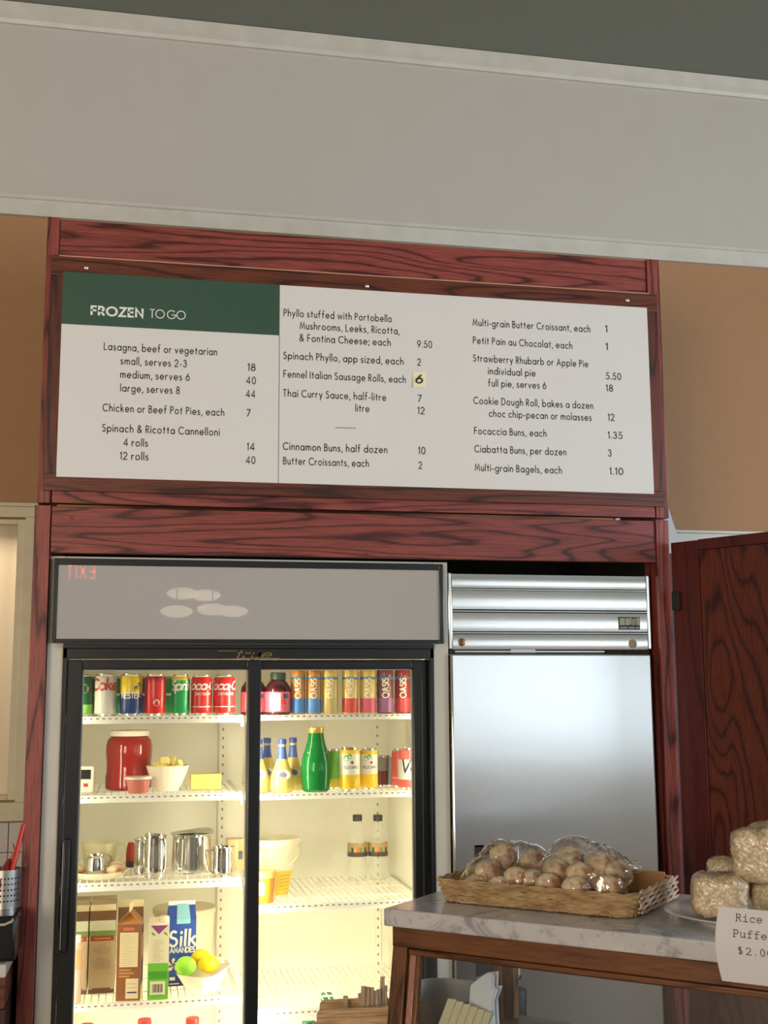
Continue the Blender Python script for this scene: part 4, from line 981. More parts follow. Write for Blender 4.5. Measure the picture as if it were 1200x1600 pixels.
# ---- third shelf, left
a, b_ = at(108, 1372, .16), at(199, 1372, .16)
tr_w, tr_x = (b_.x-a.x)/2, (a.x+b_.x)/2
t_ = thing('oval_tray', 'white oval tray holding the creamer and rolls', 'tray', (tr_x, .25, Z3L))
mb = MB(); mb.lathe([(0, .002), (tr_w*.8, .0), (tr_w*.86, .003), (tr_w*.97, .014), (tr_w, .02), (tr_w*.97, .02), (tr_w*.84, .007), (0, .006)], 40, sy=1.25); mb.build('tray', P('cream_tray', (236, 228, 204), .3), t_)
x, r = span(133.5, 164.5, 1352, .20); h = at(149, 1335, .20).z-Z3L-.007
t_ = thing('steel_creamer', 'small round bellied steel creamer on the tray', 'creamer', (x, .20, Z3L+.0075))
MB().lathe([(0, 0), (r*.78, 0), (r*.96, h*.12), (r*1.02, h*.34), (r*.95, h*.62), (r*.85, h*.86), (r*1.02, h*.97), (r*1.0, h), (r*.95, h*.97), (r*.8, h*.8), (0, h*.75)], 30).build('body', 'polished', t_)
mb = MB(); mb.tube([(r*.85, 0, h*.93), (r*1.25, 0, h*.95), (r*1.6, 0, h*.85), (r*1.62, 0, h*.6), (r*1.3, 0, h*.35), (r*.98, 0, h*.26)], .0045, 8, flat=.6); mb.build('handle', 'polished', t_)
x, r = span(128, 184, 1335, .34); h = at(155, 1316, .34).z-Z3L-.007
t_ = thing('plastic_jug', 'frosted plastic measuring jug at the back of the tray', 'jug', (x, .34, Z3L+.0075))
MB().lathe([(0, 0), (r*.8, 0), (r*.84, .004), (r*.98, h*.9), (r*1.04, h), (r*1.0, h), (r*.94, h*.9), (r*.8, .008), (0, .008)], 32).build('body', M.setdefault('frost', tinted('frosted_plastic', s2l(244, 238, 214), .42, .35)), t_)
mb = MB(); mb.tube([(r*.98, 0, h*.9), (r*1.25, 0, h*.86), (r*1.38, 0, h*.65), (r*1.28, 0, h*.4), (r*.95, 0, h*.25)], .005, 8); mb.build('handle', 'frost', t_)
rolls = plain('brown_crust', s2l(160, 108, 62), .6)
for xl, xr, yt, Y, lab in ((163, 197, 1350, .21, 'brown bread roll on the right of the tray'), (108, 134, 1352, .24, 'brown bread roll cut off by the door frame on the tray'), (168, 196, 1345, .28, 'brown bread roll in the back of the tray')):
    x, r = span(xl, xr, 1360, Y); h = (at(xl, yt, Y).z-Z3L-.008)/2
    tag(MB().blob((0, 0, h), (r, r*.9, h), amp=.12, seed=xl).build('bread_roll', 'bun', loc=(x, Y, Z3L+.0065)), lab, 'bread', 'rolls on the tray')
x, r = span(197, 212, 1340, .42); h = at(204, 1316, .42).z-Z3L
t_ = thing('red_sauce_bottle', 'red sauce bottle with dark base behind the steel pitchers', 'bottle', (x, .42, Z3L))
MB().lathe([(0, h*.26), (r, h*.26), (r*1.05, h*.45), (r*.9, h*.8), (r*.6, h), (0, h)], 24).build('bottle_body', tinted('red_plastic', s2l(196, 66, 56), .8), t_)
MB().lathe([(0, 0), (r*1.05, 0), (r*1.05, h*.26), (0, h*.26)], 24).build('bottle_cap', P('dark_cap', (50, 40, 36)), t_)
def pitcher(xl, xr, ytop, Y, label, hang, ang_=False, flare=1.06, base=1374):
    x, r = span(xl, xr, (ytop+base)/2, Y); h = at((xl+xr)/2, ytop, Y).z-Z3L
    t_ = thing('steel_pitcher', label, 'pitcher', (x, Y, Z3L), hang, 'steel milk pitchers')
    mb = MB(); n = 36
    mb.lathe([(0, .002), (r*.9, 0), (r, .005), (r*1.0, h*.3), (r*.96, h*.75), (r*.96, h*.93), (r*flare, h), (r*flare*.98, h), (r*.93, h*.93), (r*.95, h*.3), (r*.9, .008), (0, .008)], n)
    # pouring lip on the side away from the handle
    mb.v = [((a-(r*.22*(max(0, -a/r)**6)*max(0, (c_-h*.8)/(h*.2)) if a < 0 else 0)), b, c_+(h*.03*max(0, -a/r)**4*max(0, (c_-h*.9)/(h*.1)))) for a, b, c_ in mb.v]
    mb.build('body', 'polished', t_)
    mb = MB()
    if ang_: pts = [(r*.95, 0, h*.90), (r*1.75, 0, h*.88), (r*1.78, 0, h*.8), (r*1.6, 0, h*.32), (r*1.45, 0, h*.2), (r*.98, 0, h*.08)]
    else: pts = [(r*.95, 0, h*.9), (r*1.4, 0, h*.94), (r*1.62, 0, h*.86), (r*1.62, 0, h*.3), (r*1.45, 0, h*.18), (r*.99, 0, h*.2)]
    mb.tube(pts, .0055, 8, flat=.55); mb.build('handle', 'polished', t_)
pitcher(209.5, 236, 1311, .28, 'slim steel pitcher with its handle towards the front, left of the row', -pi/2+.35)
pitcher(226, 259, 1305, .185, 'medium steel pitcher between the slim and the large one', -1.0)
pitcher(268, 331, 1301, .27, 'largest steel pitcher with a wide rim, middle of the row', -2.1, flare=1.13)
pitcher(333, 364, 1323, .17, 'short steel pitcher with angular handle, right of the row', pi*.98, True, 1.02)
x, r = span(352, 384, 1345, .30); h = at(368, 1310, .30).z-Z3L
t_ = thing('plastic_container', 'beige plastic container behind the short steel pitcher', 'container', (x, .30, Z3L))
MB().lathe([(0, 0), (r*.88, 0), (r*.92, .004), (r, h*.92), (r*1.03, h), (0, h)], 28).build('body', P('beige_tub', (226, 198, 150), .4), t_)
MB().box(r*.2, r*.6, -r*.99, -r*.90, h*.35, h*.62).build('label_patch', P('dark_label', (70, 84, 100)), t_)

# ---- third shelf, right
xr_ = at(466, 1308, .30).x; xb_ = at(450, 1380, .30).x; xc = at(424, 1340, .30).x; r = xr_-xc; rb = xb_-xc; h = at(430, 1308, .30).z-Z3R
t_ = thing('yogurt_bucket', 'white plastic bucket with yellow label and wire handle', 'bucket', (xc, .30, Z3R))
MB().lathe([(0, 0), (rb*.97, 0), (rb, .004), (r*.96, h*.86), (r*1.03, h*.88), (r*1.03, h), (r*.98, h), (r*.94, h*.86), (rb*.9, .01), (0, .01)], 40).build('body', P('bucket_white', (238, 228, 200), .4), t_)
mb = MB(); n = 10
for i in range(n):
    a0, a1 = .12+1.15*i/n, .12+1.15*(i+1)/n
    def pp(a, zf): q = (rb+(r*.96-rb)*zf/.86)*1.006; return (q*sin(a), -q*cos(a), h*zf)
    top = .5 if i > 3 else .3+.05*i
    mb.quad(pp(a0, .03), pp(a1, .03), pp(a1, .44), pp(a0, .44))
lab = mb.build('bucket_label', P('label_yellow', (238, 200, 60)), t_)
mb = MB()
for k in range(5):
    for i in range(4):
        a0 = .35+.16*i; q = (rb+(r*.96-rb)*(.12+.06*k)/.86)*1.012; z0_ = h*(.12+.06*k)
        mb.quad((q*sin(a0), -q*cos(a0), z0_), (q*sin(a0+.12), -q*cos(a0+.12), z0_), (q*sin(a0+.12), -q*cos(a0+.12), z0_+.003), (q*sin(a0), -q*cos(a0), z0_+.003))
mb.build('label_print', P('label_brown', (150, 110, 50)), lab)
mb = MB(); mb.tube([(r*1.03*cos(a), -r*1.06*abs(sin(a)) , h*.9-abs(sin(a))*h*.42) for a in [pi*i/16 for i in range(17)]], .0035, 8); mb.build('bail_handle', 'frost', t_)
x, r = span(396, 430.5, 1380, .17); h = at(415, 1360, .17).z-Z3R
t_ = thing('orange_tub', 'orange tub of sauce with white label before the white bucket', 'tub', (x, .17, Z3R))
MB().lathe([(0, 0), (r*.8, 0), (r*.84, .003), (r*.96, h*.78), (0, h*.78)], 28).build('tub_body', tinted('orange_sauce', s2l(240, 160, 60), .85, .2), t_)
MB().lathe([(r*.95, h*.78), (r*1.05, h*.8), (r*1.05, h*.95), (r*.98, h), (0, h*.97)], 28).build('lid', P('amber_lid', (238, 196, 110), .35), t_)
mb = MB()
for i in range(5):
    a0, a1 = -.9+.16*i, -.9+.16*(i+1); q = r*.93
    mb.quad((q*sin(a0), -q*cos(a0), h*.25), (q*sin(a1), -q*cos(a1), h*.25), (q*sin(a1)*1.04, -q*cos(a1)*1.04, h*.68), (q*sin(a0)*1.04, -q*cos(a0)*1.04, h*.68))
mb.build('label_patch', P('label_white', (236, 228, 214)), t_)
def water(xl, xr, label):
    Y = .52; x, r = span(xl, xr, 1350, Y); h = at((xl+xr)/2, 1273, Y).z-Z3R
    t_ = thing('water_bottle', label, 'bottle', (x, Y, Z3R), 0, 'clear water bottles')
    MB().lathe([(0, .003), (r*.85, 0), (r*.97, .005), (r*.95, h*.12), (r, h*.2), (r*.93, h*.3), (r, h*.36), (r, h*.6), (r*.94, h*.7), (r*.7, h*.82), (r*.42, h*.88), (r*.4, h*.93), (0, h*.93)], 28).build('bottle_body', M.setdefault('water', tinted('water_plastic', s2l(236, 236, 226), .22, .05)), t_)
    MB().lathe([(r*.46, h*.905), (r*.47, h*.91), (r*.47, h*.99), (r*.44, h), (0, h)], 22).build('bottle_cap', P('charcoal_cap', (58, 62, 60), .4), t_)
    mb = MB(); q = r*1.012; n = 16
    for i in range(n):
        a0, a1 = -2.2+4.4*i/n, -2.2+4.4*(i+1)/n
        mi = (i*7+3) % 5
        for z0_, z1_, mm in ((.37, .44, 3), (.44, .51, mi), (.51, .58, 1 if i % 3 else 2)):
            mb.quad((q*sin(a0), -q*cos(a0), h*z0_), (q*sin(a1), -q*cos(a1), h*z0_), (q*sin(a1), -q*cos(a1), h*z1_), (q*sin(a0), -q*cos(a0), h*z1_), mm)
    mb.build('bottle_label', [P('lab_ochre', (206, 170, 90)), P('lab_sage', (170, 170, 120)), P('lab_coral', (216, 130, 90)), P('lab_charcoal', (80, 76, 70)), P('lab_olive', (140, 140, 90))], t_)
water(543, 574, 'clear water bottle with dark cap, left of the two')
water(575.5, 606, 'clear water bottle with dark cap, right of the two')

# ---- fourth shelf, left: cartons
def carton(name, label, xc, Y, Z, w_, d_, hb_, hr_, hf, mats, decor, rz=0, group='milk cartons', fin_mat=0, roof_mat=0):
    t_ = thing(name, label, 'carton', (xc, Y, Z), rz, group)
    a, b = w_/2, d_/2
    mb = MB(); mb.box(-a, a, -b, b, 0, hb_)
    # gable: ridge along x
    mb.add([(-a, -b, hb_), (a, -b, hb_), (a, b, hb_), (-a, b, hb_), (-a, 0, hb_+hr_), (a, 0, hb_+hr_), (-a*.35, 0, hb_+hr_*.75), (a*.35, 0, hb_+hr_*.75)],
           [(0, 1, 5, 4), (2, 3, 4, 5), (3, 0, 6), (0, 4, 6), (4, 3, 6), (1, 2, 7), (2, 5, 7), (5, 1, 7)], roof_mat)
    mb.box(-a, a, -.0018, .0018, hb_+hr_-.001, hb_+hr_+hf, fin_mat)
    for (u0, u1, v0, v1, mi) in decor:        # printed fields on the front
        y = -b-.0004-.0002*mi
        mb.quad((-a+w_*u0, y, hb_*v0), (-a+w_*u1, y, hb_*v0), (-a+w_*u1, y, hb_*v1), (-a+w_*u0, y, hb_*v1), mi)
    return t_, mb, a, b
MILK = [P('carton_beige', (196, 178, 140), .5), P('carton_brown', (116, 82, 56), .5), P('carton_green', (120, 150, 70), .5), P('carton_banner', (170, 66, 44), .5), P('carton_sky', (200, 204, 176), .5), P('carton_print', (150, 132, 100), .5), P('carton_cream', (220, 202, 160), .5)]
mw = (at(178, 1500, .25).x-at(135, 1500, .25).x)*.95; mh0 = at(155, 1438, .25).z-Z4L; mr = at(155, 1424, .29).z-at(155, 1438, .25).z+.004; mf = .017
DECO = [(0, 1, .86, 1, 4), (0, 1, .78, .88, 2), (.05, .95, .72, .79, 3), (0, 1, 0, .055, 1), (.15, .85, .055, .075, 1), (.35, .65, .655, .662, 5), (.15, .85, .625, .63, 5), (.15, .85, .60, .605, 5), (.15, .85, .575, .58, 5), (.25, .75, .55, .555, 5), (.3, .7, .47, .477, 5), (.15, .85, .44, .445, 5), (.15, .85, .415, .42, 5), (.15, .85, .39, .395, 5), (.15, .85, .365, .37, 5), (.2, .8, .34, .345, 5)]
rb0 = None
for col_, xp in enumerate((157, 113)):
    for row in range(3):
        Y = .245+mw*.5+row*(mw+.006)
        xc = max(at(xp, 1500, .25).x, bL+.009+mw/2)+(.004 if col_ == 0 else 0)
        lab = ['%s beige milk carton with brown roof, %s' % (('second', 'leftmost')[col_], ('front of its column')), '%s column of beige milk cartons, second from the front' % ('inner', 'outer')[col_], '%s column of beige milk cartons, third from the front' % ('inner', 'outer')[col_]][row]
        t_, mb, a, b = carton('milk_carton', lab, xc, Y+.0, Z4L, mw, mw, mh0, mr, mf, MILK, DECO if row == 0 else DECO[:4], fin_mat=6, roof_mat=1)
        if row == 0:
            mb.tube([(-a*.62+a*1.24*i/14, -b-.0014, mh0*(.753+.012*sin(i*2.1))) for i in range(15)], .0011, 4, 6)
        mb.build('carton_body', MILK, t_)
# brown carton turned sideways, with its nutrition panel to the front
cw = at(221, 1500, .135).x-at(183, 1500, .135).x; hb_ = at(202, 1444, .135).z-Z4L
CB = [P('carton_chestnut', (150, 92, 52), .5), P('carton_ivory', (236, 222, 180), .5), P('carton_purple', (96, 66, 130), .5), P('carton_rose', (214, 120, 90), .5), P('carton_ochre', (206, 150, 84), .5)]
def sidecarton(label, xc, Y, Z, rot, hb_, w_, d_):
    t_ = thing('milk_carton', label, 'carton', (xc, Y, Z), rot, 'milk cartons')
    a, b = w_/2, d_/2; hr_ = .036; hf = .02
    mb = MB(); mb.box(-a, a, -b, b, 0, hb_)
    mb.add([(-a, -b, hb_), (a, -b, hb_), (a, b, hb_), (-a, b, hb_), (0, -b, hb_+hr_), (0, b, hb_+hr_), (0, -b*.3, hb_+hr_*.7), (0, b*.3, hb_+hr_*.7)],
           [(1, 2, 5, 4), (3, 0, 4, 5), (0, 1, 6), (1, 4, 6), (4, 0, 6), (2, 3, 7), (3, 5, 7), (5, 2, 7)], [0, 0, 4, 4, 4, 4, 4, 4])
    mb.box(-.002, .002, -b, b, hb_+hr_-.001, hb_+hr_+hf, 1)
    def fq(u0, u1, v0, v1, mi, e=0): y = -b-.0005-e; mb.quad((-a+w_*u0, y, hb_*v0), (-a+w_*u1, y, hb_*v0), (-a+w_*u1, y, hb_*v1), (-a+w_*u0, y, hb_*v1), mi)
    fq(.12, .88, .44, .89, 1); fq(.4, .92, .03, .29, 1); fq(.46, .86, .1, .12, 2, .0004); fq(.46, .86, .17, .175, 3, .0004); fq(.46, .86, .22, .225, 3, .0004); fq(.25, .7, .915, .955, 3); fq(.12, .55, .31, .33, 4); fq(.12, .72, .35, .37, 4); fq(.12, .6, .39, .41, 4)
    for k in range(16): fq(.17, .17+.35+.25*((k*7) % 5)/5, .46+.026*k, .464+.026*k, 4, .0004)
    # right side shows purple print
    x = a+.0005
    mb.quad((x, -b, 0), (x, b, 0), (x, b, hb_), (x, -b, hb_), 1)
    mb.quad((x+.0004, -b*.9, hb_*.2), (x+.0004, b*.6, hb_*.2), (x+.0004, b*.6, hb_*.55), (x+.0004, -b*.9, hb_*.5), 2)
    mb.quad((x+.0004, -b*.9, hb_*.85), (x+.0004, b*.6, hb_*.85), (x+.0004, b*.6, hb_*.98), (x+.0004, -b*.9, hb_*.98), 2)
    mb.build('carton_body', CB, t_)
    return t_
sidecarton('chestnut brown milk carton with white nutrition panel facing front', at(203, 1500, .135).x, .135+cw/2, Z4L, R(-6), hb_, cw, cw)
t_, mb, a, b = carton('milk_carton', 'brown topped milk carton behind the nutrition panel one', at(204, 1450, .33).x, .33, Z4L, mw, mw, mh0*1.0, mr, .02, MILK, [(0, 1, .9, 1, 1)], fin_mat=6, roof_mat=1)
mb.build('carton_body', MILK, t_)
# slim green drink carton
gw = at(264, 1500, .13).x-at(231.5, 1500, .13).x; gh = at(247, 1446, .13).z-Z4L
t_ = thing('juice_carton', 'slim lime green and cream carton with barcode and white cap', 'carton', (at(248, 1500, .13).x, .13+gw/2, Z4L), R(-2))
a = gw/2; mb = MB(); mb.hexa([(-a, -a, 0), (a, -a, 0), (a, a, 0), (-a, a, 0), (-a, -a, gh), (a, -a, gh), (a, a, gh+.014), (-a, a, gh+.014)])
def gq(u0, u1, v0, v1, mi, e=0): y = -a-.0005-e; mb.quad((-a+gw*u0, y, gh*v0), (-a+gw*u1, y, gh*v0), (-a+gw*u1, y, gh*v1), (-a+gw*u0, y, gh*v1), mi)
gq(0, 1, 0, .49, 1); gq(.05, .95, .28, .38, 2, .0003); gq(.12, .85, .07, .25, 0, .0006)
for k in range(9): gq(.24+.055*k, .255+.055*k+.012*(k % 3), .10, .21, 4, .0009)
mb.poly([(-a*.8, -a-.0006, gh), (a*.9, -a-.0006, gh), (0, -a-.0006, gh*.88)][::-1], 3)
for k in range(12): gq(.2+.1*((k*5) % 3)*.3, .55+.3*((k*7) % 4)/4, .52+.025*k, .528+.025*k, 5, .0003)
for sx in (.15, .75):
    for k in range(3): gq(sx+.05*k, sx+.05*k+.06, .885-.012*k, .91-.012*k, 2, .0004)
mb.build('carton_body', [P('gc_cream', (238, 228, 196), .5), P('gc_lime', (110, 190, 60), .5), P('gc_green', (70, 160, 40), .5), P('gc_purple', (150, 66, 140), .5), P('gc_dark', (60, 60, 60), .5), P('gc_grey', (200, 190, 160), .5)], t_)
mb = MB(); mb.T = Matrix.Translation((a*.45, 0, gh+.004)); mb.lathe([(a*.5, 0), (a*.5, .014), (a*.45, .017), (0, .017)], 20); mb.build('carton_cap', P('cap_ivory', (240, 226, 200), .4), t_)
# blue almond drink carton
Yk = .325; kw = at(301, 1480, Yk-.035).x-at(264.5, 1480, Yk-.035).x+.012; kh = at(290, 1432, Yk).z-Z4L
SB = [P('silk_blue', (44, 84, 176), .4), P('silk_sky', (150, 214, 232), .4), P('silk_white', (244, 244, 240), .4), P('silk_navy', (34, 44, 110), .4), P('silk_petal', (250, 226, 150), .4), P('silk_orange', (236, 170, 90), .4)]
t_ = thing('almond_drink_carton', 'blue almond drink carton with white Silk lettering', 'carton', (at(283, 1480, Yk).x, Yk, Z4L), R(3))
a = kw/2; mb = MB(); mb.box(-a, a, -a, a, 0, kh)
hr_ = at(290, 1413, Yk).z-at(290, 1432, Yk).z
mb.add([(-a, -a, kh), (a, -a, kh), (a, a, kh), (-a, a, kh), (-a, 0, kh+hr_), (a, 0, kh+hr_), (-a*.35, 0, kh+hr_*.75), (a*.35, 0, kh+hr_*.75)],
       [(0, 1, 5, 4), (2, 3, 4, 5), (3, 0, 6), (0, 4, 6), (4, 3, 6), (1, 2, 7), (2, 5, 7), (5, 1, 7)], 0)
mb.box(-a, a, -.002, .002, kh+hr_-.001, kh+hr_+.012, 2)
def kq(pts, mi, e=0): mb.poly([(-a+kw*u, -a-.0006-e, kh*v_) for u, v_ in pts], mi)
kq([(.28, .93), (.78, .93), (.78, 1), (.28, 1)], 1)
mb.quad((-a*.44, -a-.0006, kh), (a*.56, -a-.0006, kh), (a*.5, -.003, kh+hr_+.003), (-a*.36, -.003, kh+hr_+.003), 1)
mb.text('Silk', -a*.92, kh*.60, -a-.001, kh*.22, .17, 2, a*.95, slant=.05, gap=.3)
mb.text('AMANDES', -a*.9, kh*.50, -a-.001, kh*.075, .26, 2, a*.9, gap=.2)
kq([(0, 0), (1, 0), (1, .16), (0, .16)], 3); kq([(.05, .09), (.25, .09), (.25, .14), (.05, .14)], 2, .0004); kq([(.05, .03), (.4, .03), (.4, .045), (.05, .045)], 2, .0004)
for an in range(5):
    th = 2*pi*an/5+.3; cx_, cz_ = .18, .32
    mb.poly([(-a+kw*(cx_+.04*cos(th+.9)), -a-.001, kh*(cz_+.02*sin(th+.9))), (-a+kw*(cx_+.2*cos(th+.35)), -a-.001, kh*(cz_+.08*sin(th+.35))), (-a+kw*(cx_+.27*cos(th)), -a-.001, kh*(cz_+.11*sin(th))), (-a+kw*(cx_+.2*cos(th-.35)), -a-.001, kh*(cz_+.08*sin(th-.35)))], 4)
mb.poly([(-a+kw*(.62+.34*cos(2*pi*i/14)), -a-.0012, kh*(.27+.12*sin(2*pi*i/14))) for i in range(14)], 5)
mb.build('carton_body', SB, t_, bevel=0)
# white bucket with lid behind
x, r = span(239, 336, 1450, .49); h = at(287, 1416, .49).z-Z4L
t_ = thing('lidded_bucket', 'large white lidded bucket behind the blue carton', 'bucket', (x, .49, Z4L))
MB().lathe([(0, 0), (r*.86, 0), (r*.88, .004), (r*.97, h*.9), (0, h*.9)], 40).build('body', P('bucket_cream', (236, 224, 192), .4), t_)
MB().lathe([(r*.96, h*.9), (r*1.02, h*.91), (r*1.02, h*.985), (r*.98, h), (r*.9, h*.99), (0, h*.99)], 40).build('lid', P('bucket_lid', (228, 216, 186), .4), t_)
# square white bowl with lime and lemons
Yb = .205
x, r = span(277, 356, 1522, Yb); h = at(316, 1518, Yb).z-Z4L
t_ = thing('fruit_bowl', 'white flared bowl holding a lime and lemons', 'bowl', (x, Yb, Z4L))
mb = MB(); n = 44
mb.lathe([(0, .003), (r*.5, 0), (r*.56, .004), (r*.72, h*.4), (r*.9, h*.8), (r, h), (r*.965, h), (r*.86, h*.78), (r*.6, h*.25), (0, h*.12)], n)
def sq(a, b):
    th = math.atan2(b, a); return 1+.07*cos(4*th-pi)*-1
mb.v = [(a*sq(a, b), b*sq(a, b), c_+(.02*max(0, a/r)**3 if c_ > h*.7 else 0)) for a, b, c_ in mb.v]
mb.build('bowl', P('bowl_white', (240, 234, 214), .2), t_)
def fruit(name, label, xl, xr, yt, Y, mat, cat, ax=1.0, tip=0):
    xx, rr = span(xl, xr, (yt+1512)/2, Y); zc_ = at((xl+xr)/2, yt, Y).z-rr*.92
    mb = MB(); mb.blob((0, 0, 0), (rr, rr*.95, rr*.92), amp=.03, seed=xl)
    if tip: mb.v = [(a*(1+tip*max(0, abs(a)/rr-.7)), b, c_) for a, b, c_ in mb.v]
    return tag(mb.build(name, mat, loc=(xx, Y, zc_)), label, cat, 'citrus fruit in the white bowl')
lime = mottled('lime_skin', s2l(160, 222, 66), s2l(124, 196, 52), 14, .35, .1, bdist=.001)
lemon_m = mottled('lemon_skin', s2l(255, 224, 30), s2l(252, 208, 20), 20, .35, .2, bdist=.001)
fruit('lime', 'green lime in the front left of the white bowl', 274, 307, 1494, .19, lime, 'lime')
fruit('lemon', 'yellow lemon highest in the white bowl, behind the lime', 300, 328, 1483, .245, lemon_m, 'lemon', tip=.4)
fruit('lemon', 'yellow lemon in the front right of the white bowl', 311, 341, 1492, .195, lemon_m, 'lemon', tip=.4)
# pink drink bottle at the left edge
x, r = span(111, 127.5, 1520, .15); h = at(119, 1461, .15).z-Z4L
t_ = thing('pink_drink_bottle', 'slim pink drink bottle with white cap at the left door edge', 'bottle', (x, .15, Z4L))
MB().lathe([(0, 0), (r*.9, 0), (r, .004), (r, h*.55), (r, h*.84), (r*.75, h*.89), (0, h*.89)], 24).build('bottle_body', P('pink_lilac', (214, 178, 166), .3), t_)
MB().lathe([(r*1.01, h*.5), (r*1.01, h*.8)], 28).build('bottle_label', P('peach_label', (226, 160, 120), .4), t_)
MB().lathe([(r*.75, h*.885), (r*.76, h*.9), (r*.76, h*.99), (r*.7, h), (0, h)], 20).build('bottle_cap', P('white_cap', (225, 222, 212)), t_)
# bottles on the cabinet floor, only their tops show
def floor_bottle(xp, yp, Y, label, cap, body, group):
    q = at(xp, yp, Y); h = q.z-.212; r = .042
    t_ = thing('milk_bottle', label, 'bottle', (q.x, Y, .212), 0, group)
    MB().lathe([(0, 0), (r*.95, 0), (r, .005), (r, h*.62), (r*.8, h*.78), (r*.42, h*.9), (r*.4, h*.95), (0, h*.95)], 24).build('bottle_body', body, t_)
    MB().lathe([(r*.46, h*.93), (r*.48, h*.94), (r*.48, h*.99), (r*.44, h), (0, h)], 20).build('bottle_cap', cap, t_)
rc, mk = P('cap_scarlet', (220, 60, 50), .4), P('milk_white', (236, 230, 214), .3)
floor_bottle(136, 1600, .2, 'milk bottle with red cap below the lowest left shelf, leftmost', rc, mk, 'milk bottles on the cooler floor')
floor_bottle(226, 1592, .2, 'milk bottle with red cap below the lowest left shelf, middle', rc, mk, 'milk bottles on the cooler floor')
floor_bottle(301, 1590, .2, 'milk bottle with red cap below the lowest left shelf, rightmost', rc, mk, 'milk bottles on the cooler floor')
gc, gbm = P('cap_bottle_green', (36, 120, 80), .4), P('green_tinted_body', (150, 200, 160), .3)
floor_bottle(511, 1552, .33, 'green capped bottle seen through the wires of the lowest right shelf', gc, gbm, 'green capped bottles')
floor_bottle(482, 1594, .17, 'green capped bottle under the front of the lowest right shelf', gc, gbm, 'green capped bottles')

# ================================================================== MARBLE TOPPED DISPLAY CASE
ZC_ = 1.12
cor = atz(599, 1419, ZC_)
UX = Vector((.741, -.672, 0)).normalized(); VX = Vector((-UX.y, UX.x, 0))
case_rz = math.atan2(UX.y, UX.x)
def atv(x, y, v):
    d = ray(x, y); t = ((cor+VX*v-CAM).dot(VX))/d.dot(VX); p = CAM+d*t
    return (p-cor).dot(UX), p.z
def W(u, v, z): p = cor+UX*u+VX*v; return Vector((p.x, p.y, z))
case = thing('display_case', 'oak framed glass display case with a grey marble top', 'display case', (cor.x, cor.y, 0), case_rz)
CL, CD = 1.25, .50
mt_ = ZC_-atv(603, 1447.4, 0)[1]
MB().box(0, CL, 0, CD, ZC_-mt_, ZC_).build('marble_top', 'marble', case, bevel=.004)
zr1 = ZC_-mt_; zr0 = atv(760, 1500, .02)[1]
mb = MB(); mb.box(.012, CL-.012, .018, .045, zr0+.006, zr1-.0005); mb.build('front_rail', 'case_x', case, bevel=.002)
MB().box(.055, CL-.05, .014, .04, zr0-.008, zr0+.005).build('rail_moulding', 'case_x', case, bevel=.003)
mb = MB(); mb.box(.012, .04, .046, CD-.02, zr0+.006, zr1-.0005); mb.build('end_rail', 'case_x', case, bevel=.002)
mb = MB(); mb.box(.012, CL-.012, CD-.045, CD-.02, zr0+.006, zr1-.0005); mb.build('back_rail', 'case_x', case, bevel=.002)
zlo = .66; lean = math.tan(R(10))
def slant_bar(name, mat, u0, u1, v0, v1, z0, z1, bevel=.002):
    s = (z1-z0)*lean
    mb = MB(); mb.hexa([(u0, v0-s, z0), (u1, v0-s, z0), (u1, v1-s, z0), (u0, v1-s, z0), (u0, v0, z1), (u1, v0, z1), (u1, v1, z1), (u0, v1, z1)])
    return mb.build(name, mat, case, bevel=bevel)
slant_bar('front_post', 'case_z', .012, .048, .02, .05, zlo, zr0+.007)
slant_bar('front_post', 'case_z', CL-.048, CL-.012, .02, .05, zlo, zr0+.007)
slant_bar('glazing_bead', 'case_bead', .054, .068, .024, .036, zlo, zr0-.008)
slant_bar('bead_edge', 'case_z', .068, .078, .026, .042, zlo, zr0-.008)
slant_bar('bead_edge', 'case_z', .0485, .0535, .03, .042, zlo, zr0-.002)
slant_bar('glass_front', 'case_glass', .05, CL-.05, .036, .040, zlo, zr0-.002, bevel=0)
pu0, _ = atv(772, 1560, CD-.05); pu1, _ = atv(806, 1560, CD-.05)
MB().box(pu0, pu0+(pu1-pu0)*.52, CD-.07, CD-.03, zlo, zr0+.005).build('back_post', 'case_z', case, bevel=.002)
MB().box(pu0+(pu1-pu0)*.52, pu1, CD-.06, CD-.03, zlo, zr0+.005).build('back_post', 'case_z', case, bevel=.002)
MB().box(CL-.05, CL-.012, CD-.06, CD-.03, zlo, zr0+.005).build('back_post', 'case_z', case, bevel=.002)
slz = .80
mb = MB(); mb.box(.03, CL-.03, -.02, CD-.02, slz-.02, slz); mb.build('case_shelf', 'case_x', case, bevel=.002)
mb = MB(); mb.box(.0, CL, -.06, CD, .1, zlo); mb.box(.02, CL-.02, -.04, CD-.02, 0, .1); mb.build('case_base', 'case_x', case, bevel=.003)

